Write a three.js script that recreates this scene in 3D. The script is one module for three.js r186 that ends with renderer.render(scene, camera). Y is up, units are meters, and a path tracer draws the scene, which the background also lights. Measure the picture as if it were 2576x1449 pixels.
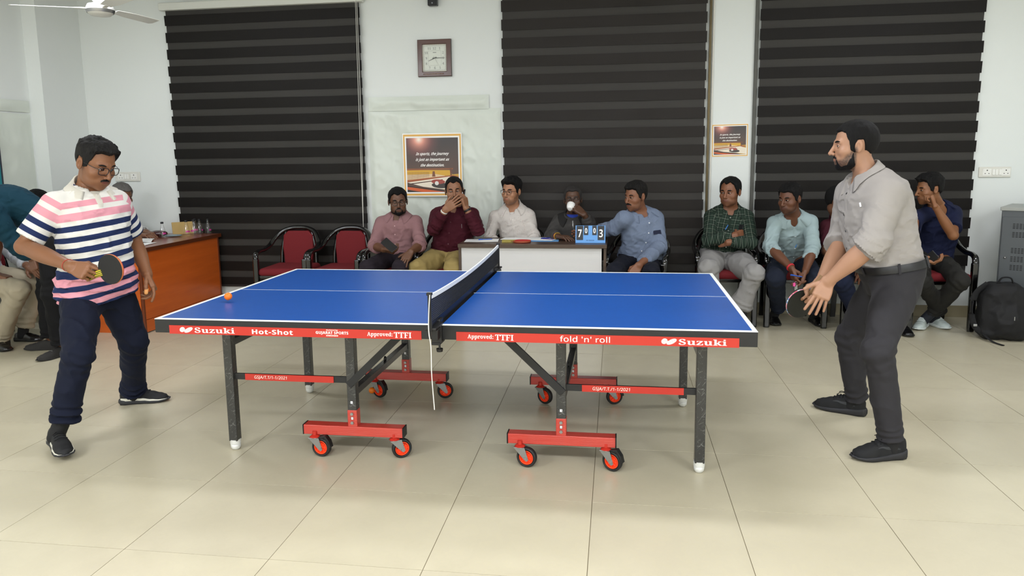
import * as THREE from 'three';
import { mergeGeometries, mergeVertices } from 'three/addons/utils/BufferGeometryUtils.js';
import { RoundedBoxGeometry } from 'three/addons/geometries/RoundedBoxGeometry.js';
import { RectAreaLightUniformsLib } from 'three/addons/lights/RectAreaLightUniformsLib.js';

// ------------------------------------------------------------------ scene, camera, light, exposure
const scene = new THREE.Scene();
scene.background = new THREE.Color(0x05060a);            // night outside the closed room
const camera = new THREE.PerspectiveCamera(2 * Math.atan(724.5 / 1818.8) * 180 / Math.PI, 2576 / 1449, 0.05, 60);
camera.rotation.order = 'YXZ';
camera.position.set(0.7958, 1.4949, 3.8151);
camera.rotation.set(-0.1374, 0.1479, -0.0127);
camera.setViewOffset(2576, 1449, -1.4, 78.9, 2576, 1449); // lens shifted: the photograph is cropped at its lower side
const renderer = new THREE.WebGLRenderer({ antialias: true });
renderer.toneMapping = THREE.LinearToneMapping;
renderer.toneMappingExposure = 2.85;
renderer.shadowMap.enabled = true;
RectAreaLightUniformsLib.init();
const CEILING = 3.25, WALL_Z = -3.15, WALL_LEFT = -4.72, WALL_RIGHT = 5.6, WALL_FRONT = 8.6;
// ceiling panels: [x, z, width, depth, strength]
const PANELS = [[-3.0, -0.9, 1.2, 0.3, 9], [0.4, 0.2, 1.2, 0.3, 11], [3.6, -0.9, 1.2, 0.3, 9], [-3.2, 4.3, 1.2, 0.6, 17], [0.6, 4.3, 1.2, 0.6, 17], [3.8, 4.3, 1.2, 0.6, 17], [-3.2, 7.2, 1.2, 0.6, 12], [0.6, 7.2, 1.2, 0.6, 12], [3.8, 7.2, 1.2, 0.6, 12]];
const LIGHT_COLOR = new THREE.Color(0.995, 1.02, 1.11);

// ------------------------------------------------------------------ small helpers
const V = (x, y, z) => new THREE.Vector3(x, y, z);
const v3 = (a) => new THREE.Vector3(a[0], a[1], a[2]);
const clamp = (x, a, b) => Math.min(b, Math.max(a, x));
const lerp = (a, b, t) => a + (b - a) * t;
const smooth = (a, b, x) => { const t = clamp((x - a) / (b - a), 0, 1); return t * t * (3 - 2 * t); };
function rngOf(seed) { let s = seed >>> 0; return () => { s = (s + 0x6d2b79f5) | 0; let t = Math.imul(s ^ (s >>> 15), 1 | s); t = (t + Math.imul(t ^ (t >>> 7), 61 | t)) ^ t; return ((t ^ (t >>> 14)) >>> 0) / 4294967296; }; }
const HASH = new Float32Array(4096); { const r = rngOf(77); for (let i = 0; i < 4096; i++) HASH[i] = r(); }
const hash3 = (x, y, z) => HASH[((x * 73856093) ^ (y * 19349663) ^ (z * 83492791)) & 4095];
function noise3(x, y, z) {      // value noise, 0..1
  const xi = Math.floor(x), yi = Math.floor(y), zi = Math.floor(z);
  let fx = x - xi, fy = y - yi, fz = z - zi;
  fx = fx * fx * (3 - 2 * fx); fy = fy * fy * (3 - 2 * fy); fz = fz * fz * (3 - 2 * fz);
  const a = lerp(lerp(hash3(xi, yi, zi), hash3(xi + 1, yi, zi), fx), lerp(hash3(xi, yi + 1, zi), hash3(xi + 1, yi + 1, zi), fx), fy);
  const b = lerp(lerp(hash3(xi, yi, zi + 1), hash3(xi + 1, yi, zi + 1), fx), lerp(hash3(xi, yi + 1, zi + 1), hash3(xi + 1, yi + 1, zi + 1), fx), fy);
  return lerp(a, b, fz);
}
const fbm = (x, y, z) => noise3(x, y, z) * 0.6 + noise3(x * 2.1 + 7, y * 2.1 + 3, z * 2.1 + 5) * 0.3 + noise3(x * 4.3, y * 4.3 + 11, z * 4.3) * 0.1;

const taken = {};
function numbered(name) { const n = taken[name] = (taken[name] ?? -1) + 1; return n ? name + '_' + String(n).padStart(3, '0') : name; }
function shadow(m) { m.castShadow = true; m.receiveShadow = true; return m; }
function info(o, label, category, group, kind) {
  if (label) o.userData.label = label;
  if (category) o.userData.category = category;
  if (group) o.userData.group = group;
  if (kind) o.userData.kind = kind;
  return o;
}
function thing(name, label, category, pos = [0, 0, 0], turn = 0, group) {
  const g = new THREE.Group(); g.name = numbered(name); scene.add(g);
  g.position.set(...pos); g.rotation.y = turn;
  return info(g, label, category, group);
}
function part(parent, name, geo, mat, label) {
  const m = shadow(new THREE.Mesh(Array.isArray(geo) ? join(geo) : geo, mat)); m.name = name; parent.add(m);
  if (label) m.userData.label = label;
  return m;
}
function single(name, geo, mat, label, category, pos = [0, 0, 0], turn = 0, group) {
  const m = shadow(new THREE.Mesh(Array.isArray(geo) ? join(geo) : geo, mat)); m.name = numbered(name); scene.add(m);
  m.position.set(...pos); m.rotation.y = turn;
  return info(m, label, category, group);
}
function structure(name, geo, mat) {
  const m = geo ? shadow(new THREE.Mesh(Array.isArray(geo) ? join(geo) : geo, mat)) : new THREE.Group(); m.name = name; scene.add(m);
  m.userData.kind = 'structure'; return m;
}
function join(list) {
  const plain = list.map((g) => {
    const n = g.index ? g.toNonIndexed() : g.clone();
    for (const k of Object.keys(n.attributes)) if (!['position', 'normal', 'uv'].includes(k)) n.deleteAttribute(k);
    if (!n.attributes.normal) n.computeVertexNormals();
    if (!n.attributes.uv) n.setAttribute('uv', new THREE.BufferAttribute(new Float32Array(n.attributes.position.count * 2), 2));
    n.morphAttributes = {};
    return n;
  });
  return mergeGeometries(plain, false);
}
const move = (g, x, y, z) => { g.translate(x, y, z); return g; };
function box(w, h, d, x = 0, y = 0, z = 0, r = 0.003) {
  const g = r > 0 ? new RoundedBoxGeometry(w, h, d, 2, Math.min(r, w / 2.01, h / 2.01, d / 2.01)) : new THREE.BoxGeometry(w, h, d);
  return move(g, x, y, z);
}
// box whose uv run in metres, for grained and woven surfaces
function boxUV(w, h, d, x = 0, y = 0, z = 0) {
  const g = new THREE.BoxGeometry(w, h, d), uv = g.attributes.uv, p = g.attributes.position, n = g.attributes.normal;
  for (let i = 0; i < uv.count; i++) {
    const X = p.getX(i) + x, Y = p.getY(i) + y, Z = p.getZ(i) + z;
    if (Math.abs(n.getX(i)) > 0.5) uv.setXY(i, Z, Y); else if (Math.abs(n.getY(i)) > 0.5) uv.setXY(i, X, Z); else uv.setXY(i, X, Y);
  }
  return move(g, x, y, z);
}
function tube(points, radius, segments = 40, radial = 8, closed = false) {
  return new THREE.TubeGeometry(new THREE.CatmullRomCurve3(points.map((q) => q.isVector3 ? q : v3(q)), closed, 'centripetal'), segments, radius, radial, closed);
}
// a straight bar of rectangular section between two points
function bar(a, b, w, t, up = V(0, 1, 0)) {
  const A = v3(a), B = v3(b), d = B.clone().sub(A), L = d.length(); d.normalize();
  const x = up.clone().cross(d); if (x.lengthSq() < 1e-6) x.set(1, 0, 0); x.normalize();
  const y = d.clone().cross(x).normalize();
  const g = new RoundedBoxGeometry(w, t, L, 2, Math.min(w, t) * 0.12);
  g.applyMatrix4(new THREE.Matrix4().makeBasis(x, y, d)); const m = A.add(B).multiplyScalar(0.5); g.translate(m.x, m.y, m.z);
  return g;
}
function cyl(r0, r1, h, x = 0, y = 0, z = 0, seg = 24) { return move(new THREE.CylinderGeometry(r0, r1, h, seg), x, y, z); }
function lathe(pts, seg = 32) { return new THREE.LatheGeometry(pts.map((q) => new THREE.Vector2(q[0], q[1])), seg); }
function extrude(pts, depth, bevel = 0.003, holes = []) {
  const s = new THREE.Shape(pts.map((q) => new THREE.Vector2(q[0], q[1])));
  for (const h of holes) s.holes.push(new THREE.Path(h.map((q) => new THREE.Vector2(q[0], q[1]))));
  return new THREE.ExtrudeGeometry(s, { depth, bevelEnabled: bevel > 0, bevelThickness: bevel, bevelSize: bevel, bevelSegments: 2, curveSegments: 16 });
}
const frameAt = (o, x, y, z, origin) => { o.applyMatrix4(new THREE.Matrix4().makeBasis(x, y, z).setPosition(origin)); return o; };

// ------------------------------------------------------------------ textures and materials
function canvas(w, h, draw, repeat) {
  const c = document.createElement('canvas'); c.width = w; c.height = h; draw(c.getContext('2d'), w, h);
  const t = new THREE.CanvasTexture(c); t.colorSpace = THREE.SRGBColorSpace; t.magFilter = THREE.LinearFilter;
  if (repeat) { t.wrapS = t.wrapT = THREE.RepeatWrapping; t.repeat.set(...repeat); }
  return t;
}
function grain(size, fn, srgb = true, repeat = [1, 1]) {   // fn(u, v) -> [r, g, b] 0..255 or a number
  const d = new Uint8Array(size * size * 4);
  for (let y = 0; y < size; y++) for (let x = 0; x < size; x++) {
    const c = fn(x / size, y / size), o = (y * size + x) * 4, n = typeof c === 'number';
    d[o] = n ? c : c[0]; d[o + 1] = n ? c : c[1]; d[o + 2] = n ? c : c[2]; d[o + 3] = 255;
  }
  const t = new THREE.DataTexture(d, size, size, THREE.RGBAFormat); t.magFilter = THREE.LinearFilter; t.wrapS = t.wrapT = THREE.RepeatWrapping; t.repeat.set(...repeat);
  if (srgb) t.colorSpace = THREE.SRGBColorSpace; t.needsUpdate = true; return t;
}
function tiled(u, v, f, n = noise3) {   // noise that repeats over 0..1, f cells across
  const a = n(u * f, v * f, 1.5), b = n((u - 1) * f, v * f, 1.5), c = n(u * f, (v - 1) * f, 1.5), d = n((u - 1) * f, (v - 1) * f, 1.5);
  return lerp(lerp(a, b, u), lerp(c, d, u), v);
}
const M = (color, roughness = 0.6, more = {}) => new THREE.MeshStandardMaterial({ color, roughness, ...more });
const PM = (color, roughness = 0.6, more = {}) => new THREE.MeshPhysicalMaterial({ color, roughness, ...more });
const weaveBump = grain(64, (u, v) => 128 + 70 * Math.sin(u * Math.PI * 16) * Math.sin(v * Math.PI * 16) + 50 * (hash3(u * 64, v * 64, 3) - 0.5), false, [40, 40]);
const roughBump = grain(128, (u, v) => 255 * (0.5 * tiled(u, v, 16) + 0.5 * tiled(u, v, 48)), false, [6, 6]);
const cloth = (color, more = {}) => PM(color, 0.85, { sheen: 0.06, sheenRoughness: 0.6, sheenColor: new THREE.Color(0.6, 0.6, 0.6), specularIntensity: 0.5, bumpMap: weaveBump, bumpScale: 0.00012, ...more });
const blackGloss = PM(0x050505, 0.14, { clearcoat: 0.6, clearcoatRoughness: 0.08 });
const blackPlastic = M(0x0b0b0c, 0.4), darkSteel = M(0x161617, 0.45, { metalness: 0.2 }), zinc = M(0x9a9a98, 0.38, { metalness: 0.85 }), whitePlastic = M(0xdedcd2, 0.45);
const lensGlass = PM(0xffffff, 0.05, { transmission: 1, thickness: 0, ior: 1.12 });
const clearGlass = PM(0xffffff, 0.02, { transmission: 1, thickness: 0, ior: 1.45 });

// ------------------------------------------------------------------ the room
const wallPaint = M(0xe4e8e4, 0.62, { bumpMap: roughBump, bumpScale: 0.0006 });
const ceilingPaint = M(0xe6e6e2, 0.8);
{
  const back = structure('wall_back', box(WALL_RIGHT - WALL_LEFT + 0.7, CEILING + 0.2, 0.2, (WALL_RIGHT + WALL_LEFT) / 2 - 0.1, CEILING / 2, WALL_Z - 0.1, 0), wallPaint);
  structure('wall_left', [box(0.2, CEILING + 0.2, WALL_FRONT + 2.58, WALL_LEFT - 0.15 - 0.1, CEILING / 2, (WALL_FRONT - 2.58) / 2, 0), box(0.4, CEILING + 0.2, 0.57, WALL_LEFT - 0.2, CEILING / 2, -2.865, 0)], wallPaint);
  structure('wall_right', box(0.2, CEILING + 0.2, WALL_FRONT - WALL_Z + 0.4, WALL_RIGHT + 0.1, CEILING / 2, (WALL_FRONT + WALL_Z) / 2, 0), wallPaint);
  structure('wall_front', box(WALL_RIGHT - WALL_LEFT + 0.8, CEILING + 0.2, 0.2, (WALL_RIGHT + WALL_LEFT) / 2, CEILING / 2, WALL_FRONT + 0.1, 0), wallPaint);
  structure('ceiling', box(WALL_RIGHT - WALL_LEFT + 1, 0.2, WALL_FRONT - WALL_Z + 0.6, (WALL_RIGHT + WALL_LEFT) / 2, CEILING + 0.1, (WALL_FRONT + WALL_Z) / 2, 0), ceilingPaint);
}
// floor: a bed of mortar carrying vitrified tiles of 0.6 m
const tileMaterials = [0, 1, 2, 3].map((k) => {
  const tex = grain(256, (u, v) => {
    const n = 0.55 * tiled(u, v, 3 + k) + 0.3 * tiled(u, v, 9) + 0.15 * tiled(u, v, 40), s = (n - 0.5) * 16;
    return [190 + s + k, 182 + s + k, 158 + s * 0.9 + k * 0.6];
  });
  return M(0xffffff, 0.27, { map: tex });
});
{
  const floor = structure('floor', box(WALL_RIGHT - WALL_LEFT + 1.2, 0.1, WALL_FRONT - WALL_Z + 0.8, (WALL_RIGHT + WALL_LEFT) / 2, -0.0518, (WALL_FRONT + WALL_Z) / 2, 0), M(0x6e634a, 0.9));
  const s = 0.5976, ox = -1.7073, oz = 0.8301, tilt = 0.0048, rest = [];
  const whole = box(s - 0.0028, 0.012, s - 0.0028, 0, 0, 0, 0), rnd = rngOf(5);
  for (let j = -14; j < 7; j++) for (let i = -6; i < 13; i++) {
    const z1 = oz - j * s, z0 = z1 - s, x0 = ox + i * s, x1 = x0 + s;
    const a = Math.max(x0, WALL_LEFT - 0.16), b = Math.min(x1, WALL_RIGHT), c = Math.max(z0, WALL_Z), d = Math.min(z1, WALL_FRONT);
    if (b - a < 0.03 || d - c < 0.03) continue;
    const cut = b - a < s - 0.001 || d - c < s - 0.001, geo = cut ? box(b - a - 0.0028, 0.012, d - c - 0.0028, 0, 0, 0, 0) : whole;
    const mat = tileMaterials[Math.floor(rnd() * 4)], x = (a + b) / 2, z = (c + d) / 2, y = -0.006 - rnd() * 0.0004, quarter = cut ? 0 : Math.floor(rnd() * 4);
    if (z > 2.7) { const g = geo.clone(); g.translate(x, y, z); rest.push(g); continue; }
    const t = part(floor, 'tile', geo, mat); t.position.set(x * Math.cos(tilt) + z * Math.sin(tilt), y, -x * Math.sin(tilt) + z * Math.cos(tilt)); t.rotation.y = tilt + quarter * Math.PI / 2;
  }
  const r = part(floor, 'tile', rest, tileMaterials[0]); r.rotation.y = tilt; r.userData.kind = 'stuff';
  structure('baseboard_back', [box(WALL_RIGHT - WALL_LEFT, 0.105, 0.012, (WALL_RIGHT + WALL_LEFT) / 2, 0.0525, WALL_Z + 0.006, 0.002)], M(0x9d9377, 0.35));
  structure('baseboard_left', [box(0.012, 0.105, WALL_FRONT + 2.58, WALL_LEFT - 0.144, 0.0525, (WALL_FRONT - 2.58) / 2, 0.002), box(0.012, 0.105, 0.57, WALL_LEFT + 0.006, 0.0525, -2.865, 0.002)], M(0x9d9377, 0.35));
}
// flush ceiling panels
{
  const glow = new THREE.MeshStandardMaterial({ color: 0xffffff, emissive: LIGHT_COLOR, emissiveIntensity: 2.0, roughness: 0.5 });
  const rim = M(0xeeeeea, 0.5);
  PANELS.forEach(([x, z, w, d, k]) => {
    const t = thing('ceiling_panel_light', 'flush white ceiling panel light giving even light to the hall', 'ceiling light', [x, CEILING, z], 0, 'ceiling panel lights');
    part(t, 'frame', [box(w + 0.06, 0.03, 0.03, 0, -0.015, d / 2 + 0.015), box(w + 0.06, 0.03, 0.03, 0, -0.015, -d / 2 - 0.015), box(0.03, 0.03, d, w / 2 + 0.015, -0.015, 0), box(0.03, 0.03, d, -w / 2 - 0.015, -0.015, 0)], rim);
    part(t, 'diffuser', box(w, 0.01, d, 0, -0.012, 0, 0), glow);
    const lamp = new THREE.RectAreaLight(LIGHT_COLOR, k, w, d); lamp.position.set(x, CEILING - 0.04, z); lamp.rotation.x = -Math.PI / 2; lamp.name = 'panel_glow'; scene.add(lamp);
  });
}
// zebra roller blinds: every opaque and every sheer band is a piece of its own
{
  const fabric = (r, g, b) => PM(new THREE.Color().setRGB(r, g, b, THREE.SRGBColorSpace), 0.55, { sheen: 0.12, sheenRoughness: 0.45, sheenColor: new THREE.Color(0.5, 0.47, 0.42), specularIntensity: 0.45, bumpMap: weaveBump, bumpScale: 0.0003 });
  const darkBand = fabric(0.078, 0.065, 0.055), sheerBand = fabric(0.228, 0.22, 0.208), rail = M(0xdedfd6, 0.4);
  const strip = (w, h, seed) => {
    const g = new THREE.BoxGeometry(w, h, 0.003, 40, 2, 1), p = g.attributes.position, uv = g.attributes.uv;
    for (let i = 0; i < p.count; i++) {
      const x = p.getX(i), y = p.getY(i);
      p.setZ(i, p.getZ(i) + 0.009 * (noise3(x * 2.6 + seed, seed * 0.21, 0.5) - 0.5) + 0.004 * Math.sin(y / h * 3) * noise3(x * 5, seed, 2));
      p.setY(i, y + 0.006 * (noise3(x * 1.7, seed * 0.13, 9.5) - 0.5)); uv.setXY(i, x, y);
    }
    g.computeVertexNormals(); return g;
  };
  const midDark = fabric(0.158, 0.142, 0.13), midSheer = fabric(0.238, 0.228, 0.216);  // paler band fabrics, for the middle blind alone
  const blind = (x0, x1, bottom, label, seed) => {
    const [dk, sh] = seed === 113 ? [midDark, midSheer] : [darkBand, sheerBand];
    const t = thing('roller_blind', label, 'blind', [(x0 + x1) / 2, bottom, WALL_Z], 0), w = x1 - x0, H = 3.0 - bottom, n = Math.round(H / 0.1655);
    part(t, 'headrail', [box(w + 0.08, 0.075, 0.075, 0, H + 0.02, 0.042, 0.012)], rail);
    const pitch = H / n, dg = [0, 1, 2, 3].map((k) => strip(w, 0.098, seed + k * 7)), sg = [0, 1, 2, 3].map((k) => strip(w - 0.018, 0.084, seed + 40 + k * 5));
    for (let k = 0; k < n; k++) {
      part(t, 'opaque_band', dg[k % 4], dk).position.set(0, pitch * (k + 0.5) - 0.03, 0.042);
      part(t, 'sheer_band', sg[(k * 3) % 4], sh).position.set(0, pitch * (k + 1) - 0.03, 0.03);
    }
    part(t, 'bottom_rail', box(w, 0.022, 0.016, 0, 0.012, 0.036, 0.005), M(0x1c1a18, 0.5));
    return t;
  };
  const first = blind(-3.735, -1.695, 0.19, 'dark zebra roller blind behind the brown desk and the empty red chairs', 3);
  part(first, 'pull_cord', [tube([[0.998, 2.8, 0.08], [0.99, 1.6, 0.085], [0.985, 0.62, 0.08]], 0.0028, 30, 6), tube([[1.01, 2.8, 0.075], [1.005, 1.6, 0.08], [0.985, 0.62, 0.08]], 0.0028, 30, 6)], whitePlastic, 'white pull cord');
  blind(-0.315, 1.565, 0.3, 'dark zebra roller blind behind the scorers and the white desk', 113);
  blind(2.025, 3.878, 0.3, 'dark zebra roller blind behind the standing player in the grey shirt', 219);
  // frames at the window reveals
  const bronze = M(0x5b5038, 0.35, { metalness: 0.7 }), grey = M(0x55554f, 0.6);
  structure('window_2', [box(0.022, 2.9, 0.03, 1.596, 1.75, WALL_Z + 0.02)], bronze);
  structure('window_3', [box(0.03, 2.9, 0.02, 2.002, 1.75, WALL_Z + 0.012)], grey);
  structure('trim_1', [cyl(0.008, 0.008, 2.9, 1.625, 1.75, WALL_Z + 0.012, 12)], whitePlastic);
}

// ------------------------------------------------------------------ the table tennis table
const boardBlue = PM(0x1a4a9e, 0.42, { clearcoat: 0.15, clearcoatRoughness: 0.35, map: grain(128, (u, v) => { const s = (tiled(u, v, 60) - 0.5) * 10; return [8 + s * 0.3, 75 + s * 0.6, 154 + s]; }) });
boardBlue.color.set(0xffffff);
const lineWhite = M(0xe9ece6, 0.5), apronBlack = M(0x141414, 0.5), bandRed = 0xcf2f1f;
const filmBump = grain(256, (u, v) => 255 * (0.5 * tiled(u, v, 5, (x, y, z) => noise3(x * 1.2 + y * 2.2, y * 5, z)) + 0.5 * Math.pow(tiled(u, v, 14), 2)), false, [4, 4]);
const filmMap = (r, g, b, streak) => canvas(256, 512, (c, w, h) => {
  c.fillStyle = 'rgb(' + [r, g, b] + ')'; c.fillRect(0, 0, w, h);
  const rnd = rngOf(r + g * 3 + 1);
  for (let k = 0; k < 130; k++) {      // creases of the packing film wound round the tube, their glints painted pale
    const x = rnd() * w, y = rnd() * h, L = 20 + rnd() * 120, s = -0.25 + rnd() * 0.5;
    c.strokeStyle = 'rgba(' + streak + ',' + (0.05 + rnd() * 0.24).toFixed(3) + ')'; c.lineWidth = 1.2 + rnd() * 3.6;
    c.beginPath(); c.moveTo(x, y); c.lineTo(x + L, y + L * s); c.stroke();
  }
}, [1, 1]);
const wrapped = PM(0xffffff, 0.42, { map: filmMap(34, 34, 32, '190,190,185'), clearcoat: 0.5, clearcoatRoughness: 0.2, bumpMap: filmBump, bumpScale: 0.0012 });
const wrappedRed = PM(0xffffff, 0.4, { map: filmMap(182, 50, 36, '245,200,188'), clearcoat: 0.5, clearcoatRoughness: 0.2, bumpMap: filmBump, bumpScale: 0.001 });
const plainRed = M(0xb4281a, 0.4), castorOrange = M(0xff4a1c, 0.45), tyreBlack = M(0x171717, 0.6), footWhite = PM(0xcfcfc8, 0.3, { clearcoat: 0.4 });

function fit(c, text, font, x0, x1, base, height, extra = '') {     // lettering stretched to a measured width and height
  c.save(); c.font = extra + ' 100px ' + font; const w = c.measureText(text).width;
  c.translate(x0, base); c.scale((x1 - x0) / w, height / 72); c.fillText(text, 0, 0); c.restore();
}
function wings(c, x, y, w, h) {     // the two-leaf emblem before the maker's name
  c.fillStyle = '#f3efe9';
  for (const [cx, cy, rx, ry, a] of [[0.24, 0.5, 0.2, 0.5, -0.5], [0.68, 0.55, 0.34, 0.42, -0.45]]) { c.beginPath(); c.ellipse(x + cx * w, y + cy * h, rx * w, ry * h, a, 0, 7); c.fill(); }
  c.strokeStyle = '#c9301f'; c.lineWidth = 1.6;
  for (const k of [0.25, 0.5, 0.75]) { c.beginPath(); c.moveTo(x + w * 0.05, y + h * (k - 0.1)); c.lineTo(x + w * 0.42, y + h * (k + 0.12)); c.moveTo(x + w * 0.45, y + h * (k + 0.12)); c.lineTo(x + w, y + h * (k - 0.18)); c.stroke(); }
}
const maker = (c, a, b, k) => { wings(c, a, 14, 88 * k, 40); c.fillStyle = '#f6f2ec'; fit(c, 'Suzuki', 'serif', a + 96 * k, b, 57, 42, 'bold'); c.lineWidth = 1; };
const leftBand = canvas(2048, 70, (c, w, h) => {
  const X = (x) => (x + 1.295) / 1.221 * w;
  c.fillStyle = '#b8291b'; c.fillRect(0, 0, w, h);
  maker(c, X(-1.246), X(-0.965), 1.35); c.fillStyle = '#f6f2ec';
  fit(c, 'Hot-Shot', 'sans-serif', X(-0.885), X(-0.679), 56, 38, 'bold');
  fit(c, 'Marketed by:', 'sans-serif', X(-0.52), X(-0.463), 14, 9, 'bold'); fit(c, 'GUJARAT SPORTS', 'sans-serif', X(-0.571), X(-0.414), 42, 22, 'bold'); fit(c, 'AHMEDABAD', 'sans-serif', X(-0.521), X(-0.463), 60, 11, 'bold');
  fit(c, 'Approved:', 'serif', X(-0.326), X(-0.206), 48, 30, 'bold'); fit(c, 'TTFI', 'serif', X(-0.201), X(-0.119), 58, 44, 'bold');
});
const rightBand = canvas(2048, 70, (c, w, h) => {
  const X = (x) => (x - 0.085) / 1.21 * w;
  c.fillStyle = '#b82c1d'; c.fillRect(0, 0, w, h); c.fillStyle = '#f6f2ec';
  fit(c, 'Approved:', 'serif', X(0.136), X(0.253), 48, 30, 'bold'); fit(c, 'TTFI', 'serif', X(0.259), X(0.342), 58, 44, 'bold');
  fit(c, "fold 'n' roll", 'sans-serif', X(0.543), X(0.763), 56, 42);
  maker(c, X(0.972), X(1.246), 1.3);
});
const tagged = (text) => canvas(1024, 64, (c, w, h) => { c.fillStyle = '#b42819'; c.fillRect(0, 0, w, h); c.fillStyle = '#f1e6dc'; c.save(); c.transform(1, 0, -0.12, 1, 0, 0); fit(c, text, 'sans-serif', 110, 500, 46, 30); c.restore(); });
const label3 = canvas(64, 64, (c) => { c.fillStyle = '#1a1a1a'; c.fillRect(0, 0, 64, 64); c.fillStyle = '#fff'; c.fillRect(10, 6, 46, 52); c.fillStyle = '#222'; c.font = 'bold 50px sans-serif'; c.fillText('3', 20, 50); });
function printed(w, h, d, x, y, z) {    // a plate whose front (+z) face carries the whole print
  const g = new THREE.BoxGeometry(w, h, d); const uv = g.attributes.uv, n = g.attributes.normal;
  for (let i = 0; i < uv.count; i++) if (n.getZ(i) < 0.5) uv.setXY(i, 0.002, 0.5);
  return move(g, x, y, z);
}
{
  const t = thing('table_tennis_table', 'blue table tennis table with red lettered apron on castors, standing between the two players', 'table');
  const castor = (parent, x, z, turn, brake) => {
    const fork = [box(0.05, 0.006, 0.05, 0, 0.098, 0, 0.002)];
    const arm = (s) => { const g = extrude([[-0.026, 0.1], [0.03, 0.1], [0.048, 0.042], [0.04, 0.034], [0.03, 0.04]], 0.003, 0.0008); return move(g, 0, 0, s * 0.0205 - 0.0015); };
    fork.push(arm(1), arm(-1), cyl(0.006, 0.006, 0.05, 0, 0, 0, 10).rotateX(Math.PI / 2).translate(0.035, 0.05, 0), cyl(0.009, 0.009, 0.052, 0, 0, 0, 6).rotateX(Math.PI / 2).translate(0.035, 0.05, 0));
    const f = part(parent, 'castor', fork, zinc); f.position.set(x, 0, z); f.rotation.y = turn;
    const ring = lathe([[0.036, -0.014], [0.045, -0.0155], [0.0495, -0.009], [0.05, 0], [0.0495, 0.009], [0.045, 0.0155], [0.036, 0.014], [0.036, -0.014]], 40);
    ring.rotateX(Math.PI / 2); part(f, 'tyre', move(ring, 0.035, 0.05, 0), tyreBlack);
    const rim = [lathe([[0.029, -0.013], [0.037, -0.0135], [0.037, 0.0135], [0.029, 0.013], [0.029, -0.013]], 36), lathe([[0.006, -0.015], [0.012, -0.015], [0.012, 0.015], [0.006, 0.015]], 20), cyl(0.034, 0.034, 0.007, 0, 0, 0, 30)];
    for (let k = 0; k < 8; k++) { const s = box(0.02, 0.022, 0.0035, 0.021, 0, 0, 0.001); s.rotateY(k * Math.PI / 4); rim.push(s); }
    for (const g of rim) { g.rotateX(Math.PI / 2); g.translate(0.035, 0.05, 0); }
    part(f, 'rim', rim, castorOrange);
    part(f, 'stem', [cyl(0.012, 0.012, 0.03, 0, 0.115, 0), lathe([[0.0, 0.112], [0.016, 0.11], [0.026, 0.103], [0.026, 0.1], [0, 0.1]], 24)], plainRed);
    if (brake) part(f, 'brake_pedal', [extrude([[0.03, 0.104], [0.06, 0.112], [0.082, 0.085], [0.09, 0.055], [0.084, 0.053], [0.074, 0.08], [0.058, 0.1], [0.03, 0.096]], 0.026, 0.002).translate(0, 0, -0.013)], blackPlastic);
  };
  for (const s of [-1, 1]) {
    const x = (d) => s * d;                       // mirrored halves
    const slab = part(t, 'tabletop', box(1.35, 0.006, 1.521, s * 0.693, 0.7568, 0, 0.001), boardBlue, 'blue playing surface');
    const W = 1.358, cx = s * 0.691;
    part(slab, 'side_line', [box(W, 0.003, 0.02, cx, 0.7591, 0.7525, 0.0008)], lineWhite); part(slab, 'side_line', [box(W, 0.003, 0.02, cx, 0.7591, -0.7525, 0.0008)], lineWhite);
    part(slab, 'end_line', [box(0.02, 0.003, 1.485, s * 1.36, 0.7591, 0, 0.0008)], lineWhite);
    part(slab, 'centre_line', [box(1.338, 0.0012, 0.0035, s * 0.68, 0.7597, 0, 0)], lineWhite);
    const rails = [box(W, 0.064, 0.022, cx, 0.7255, 0.7515), box(W, 0.064, 0.022, cx, 0.7255, -0.7515), box(0.022, 0.064, 1.5, s * 1.359, 0.7255, 0), box(0.022, 0.064, 1.5, s * 0.025, 0.7255, 0), box(1.32, 0.02, 1.49, s * 0.69, 0.7435, 0)];
    const apron = part(t, 'apron', rails, apronBlack, 'black apron');
    part(apron, 'lettered_band', s < 0 ? printed(1.221, 0.0405, 0.003, -0.6845, 0.7105, 0.7637) : printed(1.21, 0.0405, 0.003, 0.69, 0.7105, 0.7637), M(0xffffff, 0.4, { map: s < 0 ? leftBand : rightBand }), 'red band with white lettering');
    for (const z of [0.46, -0.46]) {
      const leg = part(t, 'leg', [box(0.046, 0.64, 0.046, s * 1.178, 0.37, z, 0.004)], wrapped, 'film-wrapped black leg');
      part(leg, 'foot', [cyl(0.027, 0.027, 0.022, s * 1.178, 0.045, z), lathe([[0, 0.0], [0.016, 0.0], [0.024, 0.012], [0.026, 0.034], [0, 0.034]], 24).translate(s * 1.178, 0, z)], footWhite);
      const post = part(t, 'upright', [box(0.046, 0.49, 0.046, s * 0.525, 0.445, z, 0.004)], wrapped);
      part(post, 'number_sticker', printed(0.016, 0.016, 0.001, s * 0.525, 0.285, z + 0.0238), M(0xffffff, 0.5, { map: label3 }));
      const carriage = part(t, 'wheel_carriage', [box(0.52, 0.05, 0.06, s * 0.525, 0.136, z, 0.004), box(0.05, 0.09, 0.05, s * 0.525, 0.2, z, 0.004)], wrappedRed, 'red carriage beam');
      part(carriage, 'end_cap', [box(0.006, 0.052, 0.062, s * 0.525 + 0.262, 0.136, z, 0.002)], darkSteel); part(carriage, 'end_cap', [box(0.006, 0.052, 0.062, s * 0.525 - 0.262, 0.136, z, 0.002)], darkSteel);
      for (const y of [0.18, 0.226]) part(carriage, 'bolt', cyl(0.0085, 0.0085, 0.008, 0, 0, 0, 6).rotateX(Math.PI / 2).translate(s * 0.525, y, z + 0.028), zinc);
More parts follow.
